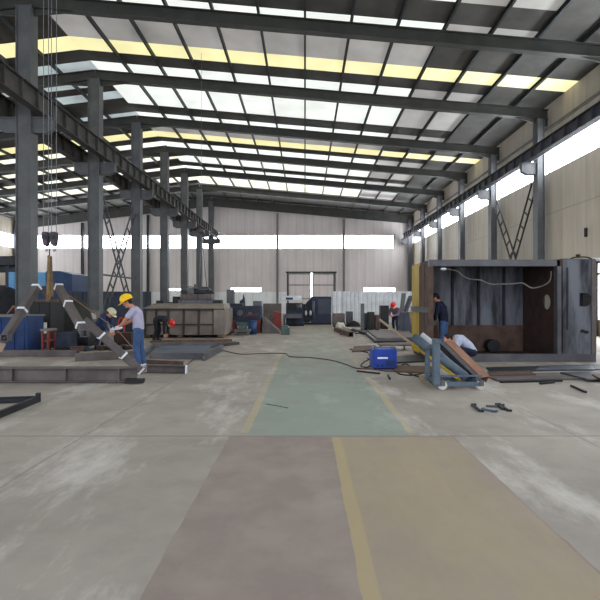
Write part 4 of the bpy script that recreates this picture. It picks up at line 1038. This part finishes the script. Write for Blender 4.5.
# small scattered clamps
for k, (a_, b_, mm, lab) in enumerate((((472, 404.5), (480, 411), 'mill_dark', 'dark bent clamp leftmost of the small parts on the floor'),
                                       ((482, 409), (495, 411.5), 'trolley', 'pale flat clamp in the middle of the small parts'),
                                       ((496, 404), (503, 409), 'mill_dark', 'dark clamp just right of the pale flat one'),
                                       ((500, 405), (508, 410.5), 'mill_dark', 'dark clamp rightmost of the small parts on the floor'),
                                       ((486, 406), (497, 406.5), 'mill', 'thin bar at the back of the small parts'))):
    p, q = G(*a_, .015), G(*b_, .015)
    m = MB().bar(p, q, .035, .03); d = (q - p).normalized(); s_ = Vector((-d.y, d.x, 0))
    if k != 4: m.bar(p, p + s_ * .06, .03, .03).bar(q, q + s_ * .05, .03, .03)
    tag(m.build('small_clamp', mm), lab, 'clamp', 'small steel parts scattered on the floor')

# ------------------------------------------------------------------ people
DG = None
def remeshed(mb, name, m, parent, vox=.012, smooth=3):
    me = mb.mesh(name, ORG[parent])
    tmp = bpy.data.objects.new('tmp', me); COL.objects.link(tmp)
    r_ = tmp.modifiers.new('r', 'REMESH'); r_.mode = 'VOXEL'; r_.voxel_size = vox; r_.use_smooth_shade = True
    s_ = tmp.modifiers.new('s', 'SMOOTH'); s_.iterations = smooth; s_.factor = .5
    bpy.context.view_layer.update()
    ev = tmp.evaluated_get(bpy.context.evaluated_depsgraph_get())
    out = bpy.data.meshes.new_from_object(ev); out.name = name
    bpy.data.objects.remove(tmp)
    out.materials.clear(); out.materials.append(M[m])
    for p in out.polygons: p.use_smooth = True
    o = bpy.data.objects.new(name, out); COL.objects.link(o); o.parent = parent; ORG[o] = ORG[parent]
    return o
def capsule(mb, p, q, r1, r2):
    p, q = Vector(p), Vector(q); mb.cyl(p, q, r1, r2, 14); mb.ell(p, r1, nu=14, nv=8); mb.ell(q, r2, nu=14, nv=8)
def torso(mb, rings, side):
    """rings: (centre, half width along side, half depth)"""
    n = 20; vs = []; C_ = [Vector(r[0]) for r in rings]; side = Vector(side).normalized()
    for i, (c0, a_, b_) in enumerate(rings):
        d = (C_[min(i + 1, len(C_) - 1)] - C_[max(i - 1, 0)]).normalized()
        f_ = side.cross(d).normalized()
        for k in range(n):
            t_ = 2 * math.pi * k / n; vs.append(C_[i] + side * (a_ * math.cos(t_)) + f_ * (b_ * math.sin(t_)))
    R = len(rings)
    fs = [(i * n + k, i * n + (k + 1) % n, (i + 1) * n + (k + 1) % n, (i + 1) * n + k) for i in range(R - 1) for k in range(n)]
    fs += [tuple(range(n))[::-1], tuple(range((R - 1) * n, R * n))]
    mb.add(vs, fs, True)
def hand(mb, w, d, nrm, thumb, curl=.7, g=0.):
    """wrist w, direction d, palm normal nrm (fingers curl towards it), thumb side vector"""
    w, d, nrm = Vector(w), Vector(d).normalized(), Vector(nrm).normalized(); th = Vector(thumb).normalized()
    nrm = (nrm - d * nrm.dot(d)).normalized(); th = d.cross(nrm) * (1 if d.cross(nrm).dot(th) > 0 else -1)
    for k in range(4):
        o_ = th * (.030 - .020 * k)
        capsule(mb, w + o_ * .55 + d * .01, w + o_ + d * .085, .016 + g, .012 + g)
        L = (.040, .046, .043, .034)[k]; a_ = 0; p = w + o_ + d * .088
        for j in range(3):
            a_ += curl * (.7 if j else .5)
            q = p + (d * math.cos(a_) + nrm * math.sin(a_)) * L * (1, .68, .55)[j]
            capsule(mb, p, q, .0095 + g - .001 * j, .0088 + g - .001 * j); p = q
    p = w + th * .022 + d * .02; q = p + (th * .8 + d * .55 + nrm * .35).normalized() * .042
    capsule(mb, p, q, .014 + g, .012 + g); q2 = q + (d * .9 + nrm * .5 + th * .15).normalized() * .032; capsule(mb, q, q2, .011 + g, .010 + g)
    q3 = q2 + (d * .7 + nrm * .8).normalized() * .024; capsule(mb, q2, q3, .010 + g, .009 + g)
def person(label, base, heading, J, cloth, helmet=None, hair=True, gloves=False, sleeves='short', name='person', shoe='rubber'):
    """J: joints in a local frame, +x forward, +y left, z up; heading turns +x about z"""
    R = Matrix.Rotation(heading, 3, 'Z'); base = Vector(base)
    T = lambda v: base + R @ Vector(v)
    D = lambda v: (R @ Vector(v)).normalized()
    o = thing(name, label, 'person', base)
    side = D(J.get('side', (0, 1, 0)))
    pel, wai, che, nek = [T(J[k]) for k in ('pelvis', 'waist', 'chest', 'neck')]
    hc = T(J['head']); fd = D(J['face']); hu = (hc - nek).normalized()
    fd = (fd).normalized(); hs = fd.cross(Vector((0, 0, 1)) if abs(fd.z) < .9 else D((1, 0, 0))).normalized(); hu = hs.cross(fd).normalized()
    RH = Matrix((fd, -hs, hu)).transposed()       # local x face, z up
    H = lambda v: hc + RH @ Vector(v)
    sk = MB()
    torso(sk, [(pel - (wai - pel) * .5, .12, .09), (pel, .155, .105), (wai, .13, .095), (che, .16, .11), (nek - (nek - che) * .3, .14, .08), (nek, .06, .055)], side)
    capsule(sk, nek - (nek - che) * .2, hc - hu * .05, .058, .052)
    sk.ell(hc + hu * .02, (.098, .076, .105), RH); sk.ell(H((.025, 0, -.055)), (.068, .056, .062), RH)
    capsule(sk, H((.088, 0, .015)), H((.108, 0, -.022)), .010, .015)                       # nose
    sk.ell(H((.086, 0, -.058)), (.014, .024, .008), RH); sk.ell(H((.084, 0, -.07)), (.013, .02, .008), RH)   # lips
    sk.ell(H((.078, 0, -.093)), (.02, .024, .016), RH)                                    # chin
    sk.ell(H((.082, 0, .045)), (.016, .05, .012), RH)                                      # brow
    for s_ in (-1, 1): sk.ell(H((-.005, s_ * .078, -.01)), (.02, .010, .032), RH)          # ears
    arms = []
    for s_, sd in (('l', 1), ('r', -1)):
        sh, el, wr_ = T(J['sh_' + s_]), T(J['el_' + s_]), T(J['wr_' + s_])
        capsule(sk, che + (sh - che) * .3, sh, .075, .06)
        capsule(sk, sh, el, .052, .040); capsule(sk, el, wr_, .040, .026)
        hd = (wr_ - el).normalized() if ('hd_' + s_) not in J else D(J['hd_' + s_])
        nr = D(J.get('pn_' + s_, (0, -sd, -.2))); th = D(J.get('th_' + s_, (1, 0, .5)))
        hand(sk, wr_ + hd * .01, hd, nr, th, J.get('curl', .8)); arms.append((sh, el, wr_, hd, nr, th))
    legs = []
    for s_ in 'lr':
        hp, kn, an = T(J['hip_' + s_]), T(J['kn_' + s_]), T(J['an_' + s_])
        capsule(sk, hp, kn, .080, .052); capsule(sk, kn, an, .053, .036)
        toe = D(J.get('toe_' + s_, (1, 0, 0))); legs.append((hp, kn, an, toe))
        capsule(sk, an - Vector((0, 0, .035)), an - Vector((0, 0, .045)) + toe * .13, .035, .03)
    remeshed(sk, 'body', 'skin', o, .008, 3)
    for s_ in (-1, 1):
        MB().ell(H((.080, s_ * .031, .016)), (.013, .015, .010), RH).build('eye', 'eye', o)
    # shirt
    c = MB(); up, lo = cloth
    gth = .022
    torso(c, [(pel - (wai - pel) * .15, .165, .125), (pel + (wai - pel) * .3, .165, .125), (wai, .155, .122), (che, .182, .135), (nek - (nek - che) * .32, .155, .10), (nek - (nek - che) * .02, .075, .07)], side)
    for sh, el, wr_, hd, nr, th in arms:
        capsule(c, che + (sh - che) * .3, sh, .095, .078)
        if sleeves == 'short': c.cyl(sh, sh + (el - sh) * .72, .076, .068, 14)
        else: capsule(c, sh, el, .074, .058); c.cyl(el, el + (wr_ - el) * .92, .058, .040, 14)
    remeshed(c, 'shirt' if sleeves == 'short' else 'jacket', up, o, .013, 4)
    c = MB()
    torso(c, [(pel - (wai - pel) * .55, .13, .11), (pel, .168, .122), (pel + (wai - pel) * .55, .155, .115)], side)
    for hp, kn, an, toe in legs:
        capsule(c, hp, kn, .098, .072); capsule(c, kn, an - (an - kn) * .12, .072, .060); c.cyl(an - (an - kn) * .12, an + (an - kn) * .02, .060, .062, 14)
    remeshed(c, 'trousers', lo, o, .013, 4)
    for hp, kn, an, toe in legs:
        c = MB(); z0 = an - Vector((0, 0, .045))
        capsule(c, z0 + Vector((0, 0, .01)), z0 + toe * .13, .045, .038); c.ell(z0 - toe * .02, (.05, .045, .04)); capsule(c, an, z0, .045, .045)
        sh_ = remeshed(c, 'shoe', shoe, o, .012, 2)
    if gloves:
        for sh, el, wr_, hd, nr, th in arms:
            c = MB(); capsule(c, wr_ - hd * .05, wr_ + hd * .02, .040, .036); hand(c, wr_ + hd * .01, hd, nr, th, J.get('curl', .8), .006)
            remeshed(c, 'glove', 'glove', o, .007, 2)
    if hair:
        c = MB(); c.ell(H((-.014, 0, .035)), (.100, .084, .100), RH); c.ell(H((-.045, 0, -.01)), (.06, .074, .07), RH)
        remeshed(c, 'hair', 'hair', o, .01, 2)
    if helmet:
        n, K = 28, 8; vs = []; prof = [(.128, .0), (.130, .03), (.125, .07), (.108, .105), (.08, .128), (.045, .142), (0.001, .147)]
        c = MB()
        for r_, z_ in prof:
            for k in range(n):
                a_ = 2 * math.pi * k / n; vs.append(H((r_ * 1.12 * math.cos(a_) - .005, r_ * .98 * math.sin(a_), z_ + .045)))
        c.add(vs, [(i * n + k, i * n + (k + 1) % n, (i + 1) * n + (k + 1) % n, (i + 1) * n + k) for i in range(len(prof) - 1) for k in range(n)], True)
        hl = c.build('helmet', helmet, o); so = hl.modifiers.new('t', 'SOLIDIFY'); so.thickness = .004
        c = MB(); vs = []
        for ro, z_ in ((1.0, .006), (1.0, -.001)):
            for k in range(n):
                a_ = 2 * math.pi * k / n; w_ = .062 * max(0, math.cos(a_)) ** 1.2 + .016
                vs.append(H((.128 * 1.12 * math.cos(a_) - .005, .128 * .98 * math.sin(a_), .045 + z_)))
                vs.append(H(((.128 * 1.12 + w_) * math.cos(a_) - .005, (.126 + w_ * .5) * math.sin(a_), .045 + z_ - .012 * (w_ / .06))))
        N = 2 * n
        for k in range(n):
            j = (k + 1) % n
            c.f += [[2 * k, 2 * k + 1, 2 * j + 1, 2 * j], [N + 2 * k, N + 2 * j, N + 2 * j + 1, N + 2 * k + 1], [2 * k + 1, N + 2 * k + 1, N + 2 * j + 1, 2 * j + 1], [2 * k, 2 * j, N + 2 * j, N + 2 * k]]
            c.sm += [True, True, False, False]
        c.v = vs; b_ = c.build('brim', helmet, hl)
        c = MB(); c.path([H((.13, 0, .10)), H((.08, 0, .175)), H((0, 0, .197)), H((-.08, 0, .175)), H((-.13, 0, .10))], .008, 8, 4); c.build('ridge', helmet, hl)
    return o
PI = math.pi
# the worker with the yellow helmet, side-on, facing left
y = 10.75
JW = dict(pelvis=(0, 0, .90), waist=(.0, 0, 1.04), chest=(.04, 0, 1.24), neck=(.11, 0, 1.39), head=(.24, 0, 1.50), face=(.88, .1, -.48),
          sh_l=(.08, .18, 1.31), sh_r=(.08, -.18, 1.31), el_l=(.25, .21, 1.09), el_r=(.22, -.19, 1.06), wr_l=(.40, .14, .92), wr_r=(.49, -.06, .92),
          hip_l=(.0, .09, .86), hip_r=(.0, -.09, .86), kn_l=(.03, .10, .47), kn_r=(-.03, -.10, .46), an_l=(-.03, .11, .09), an_r=(-.10, -.11, .09), curl=1.0,
          hd_l=(.95, -.1, -.2), hd_r=(.9, .1, -.25), pn_l=(0, -.4, -.9), pn_r=(0, .4, -.9), side=(0, 1, 0))
person('person in a yellow helmet, lavender-grey shirt and jeans, standing and gripping a long rod', (X(138.5, y), y, 0), PI + .12, JW, ('shirt', 'jeans'), 'yellow_helmet', gloves=True, shoe='silver')
pr, qr = P(63, 290, 9.6), P(132, 347, 10.45)
tag(MB().cyl(P(63, 291, 9.75), P(117, 329.5, 10.6), .011, n=8).cyl(P(117, 329.5, 10.6), P(133, 348, 10.4), .012, n=8).build('guide_rod', 'rust_tube'), 'long thin rod held in the yellow-helmeted worker\'s gloves', 'rod')
# bending worker with a red helmet
y = 17.6
JB = dict(pelvis=(-.02, 0, .80), waist=(.10, 0, .86), chest=(.30, 0, .84), neck=(.42, 0, .74), head=(.50, 0, .66), face=(.55, 0, -.83),
          sh_l=(.36, .18, .77), sh_r=(.36, -.18, .77), el_l=(.36, .20, .50), el_r=(.34, -.20, .50), wr_l=(.34, .12, .27), wr_r=(.32, -.12, .27),
          hip_l=(-.02, .09, .77), hip_r=(-.02, -.09, .77), kn_l=(.06, .11, .43), kn_r=(.02, -.11, .43), an_l=(-.02, .12, .09), an_r=(-.08, -.12, .09))
person('person in black work clothes and a red helmet, bending down before the ribbed steel box', (X(157, y), y, 0), -.05, JB, ('dark_cloth', 'dark_cloth'), 'red_helmet', sleeves='long')
# person inside the box
y = 12.55
JX = dict(pelvis=(0, 0, .92), waist=(.0, 0, 1.06), chest=(.05, 0, 1.28), neck=(.12, 0, 1.44), head=(.20, 0, 1.55), face=(.85, 0, -.5),
          sh_l=(.09, .19, 1.37), sh_r=(.09, -.19, 1.37), el_l=(.14, .23, 1.08), el_r=(.12, -.23, 1.08), wr_l=(.32, .10, .98), wr_r=(.32, -.08, .94),
          hip_l=(0, .09, .88), hip_r=(0, -.09, .88), kn_l=(.03, .10, .48), kn_r=(.0, -.10, .48), an_l=(0, .11, .09), an_r=(-.06, -.11, .09))
person('person in a navy jacket and blue jeans standing inside the large open box', (X(443.5, y), y, .06), PI - .5, JX, ('navy_cloth', 'jeans'), None, sleeves='long')
tag(MB().cyl(P(437, 316, y - .35), P(440.5, 352, y - .1), .016, n=8).build('wooden_handle', 'wood'), 'thin pole held by the person inside the large box', 'pole')
# crouching person behind the rusty tube
y = 11.0
JC = dict(pelvis=(-.06, 0, .34), waist=(.02, 0, .47), chest=(.22, 0, .62), neck=(.38, 0, .66), head=(.50, 0, .65), face=(.85, 0, -.5),
          sh_l=(.32, .18, .60), sh_r=(.32, -.18, .60), el_l=(.46, .22, .42), el_r=(.46, -.22, .42), wr_l=(.62, .12, .50), wr_r=(.62, -.12, .50),
          hip_l=(-.04, .10, .33), hip_r=(-.04, -.10, .33), kn_l=(.34, .16, .42), kn_r=(.30, -.20, .22), an_l=(.04, .15, .09), an_r=(-.04, -.15, .12))
person('person in a pale shirt and dark trousers crouching behind the rusty square tube', (X(469, y), y, 0), PI + .1, JC, ('white_cloth', 'navy_cloth'), None, sleeves='short')
# bent worker in blue behind the lifted frame
y = 14.9
JD = dict(JB); JD.update(pelvis=(-.02, 0, .78), waist=(.03, 0, .90), chest=(.14, 0, 1.02), neck=(.24, 0, 1.08), head=(.33, 0, 1.12), face=(.75, 0, -.66),
          sh_l=(.20, .18, 1.02), sh_r=(.20, -.18, 1.02), el_l=(.26, .20, .76), el_r=(.26, -.20, .76), wr_l=(.36, .12, .55), wr_r=(.36, -.12, .55))
person('person in dark blue overalls and a pale helmet, stooping behind the lifted frame', (X(100.5, y), y, 0), -.1, JD, ('overall', 'navy_cloth'), 'pale_helmet', sleeves='long')
# far worker with a red helmet
y = 22.6
JE = dict(JX); JE.update(pelvis=(0, 0, .82), waist=(.02, 0, .94), chest=(.08, 0, 1.08), neck=(.16, 0, 1.18), head=(.22, 0, 1.27), kn_l=(.08, .10, .46), kn_r=(.05, -.10, .46), hip_l=(0, .09, .79), hip_r=(0, -.09, .79),
          sh_l=(.12, .19, 1.12), sh_r=(.12, -.19, 1.12), el_l=(.2, .23, .86), el_r=(.18, -.23, .86), wr_l=(.4, .10, .82), wr_r=(.4, -.08, .82))
person('person in a red helmet and muted purple clothes at work before the corrugated screen', (X(395.5, y), y, 0), -2.2, JE, ('maroon_cloth', 'navy_cloth'), 'red_helmet', sleeves='long')

# ------------------------------------------------------------------ world, camera, view
w = bpy.data.worlds.new('sky'); S.world = w; w.use_nodes = True
bg = w.node_tree.nodes['Background']; bg.inputs[0].default_value = lin((232, 240, 250)); bg.inputs[1].default_value = 2.2
cam = bpy.data.cameras.new('camera'); co = bpy.data.objects.new('camera', cam); COL.objects.link(co)
co.location = (0, 0, CH); co.rotation_euler = (PI / 2, 0, 0)
cam.sensor_width = 36; cam.lens = F / 600 * 36; cam.shift_x = -5 / 600; cam.clip_end = 300
S.camera = co
S.view_settings.view_transform = 'Standard'; S.view_settings.look = 'None'; S.view_settings.gamma = 1; S.view_settings.use_curve_mapping = False
S.view_settings.exposure = 0.42
S.cycles.use_denoising = True
S.cycles.max_bounces = 8; S.cycles.diffuse_bounces = 5
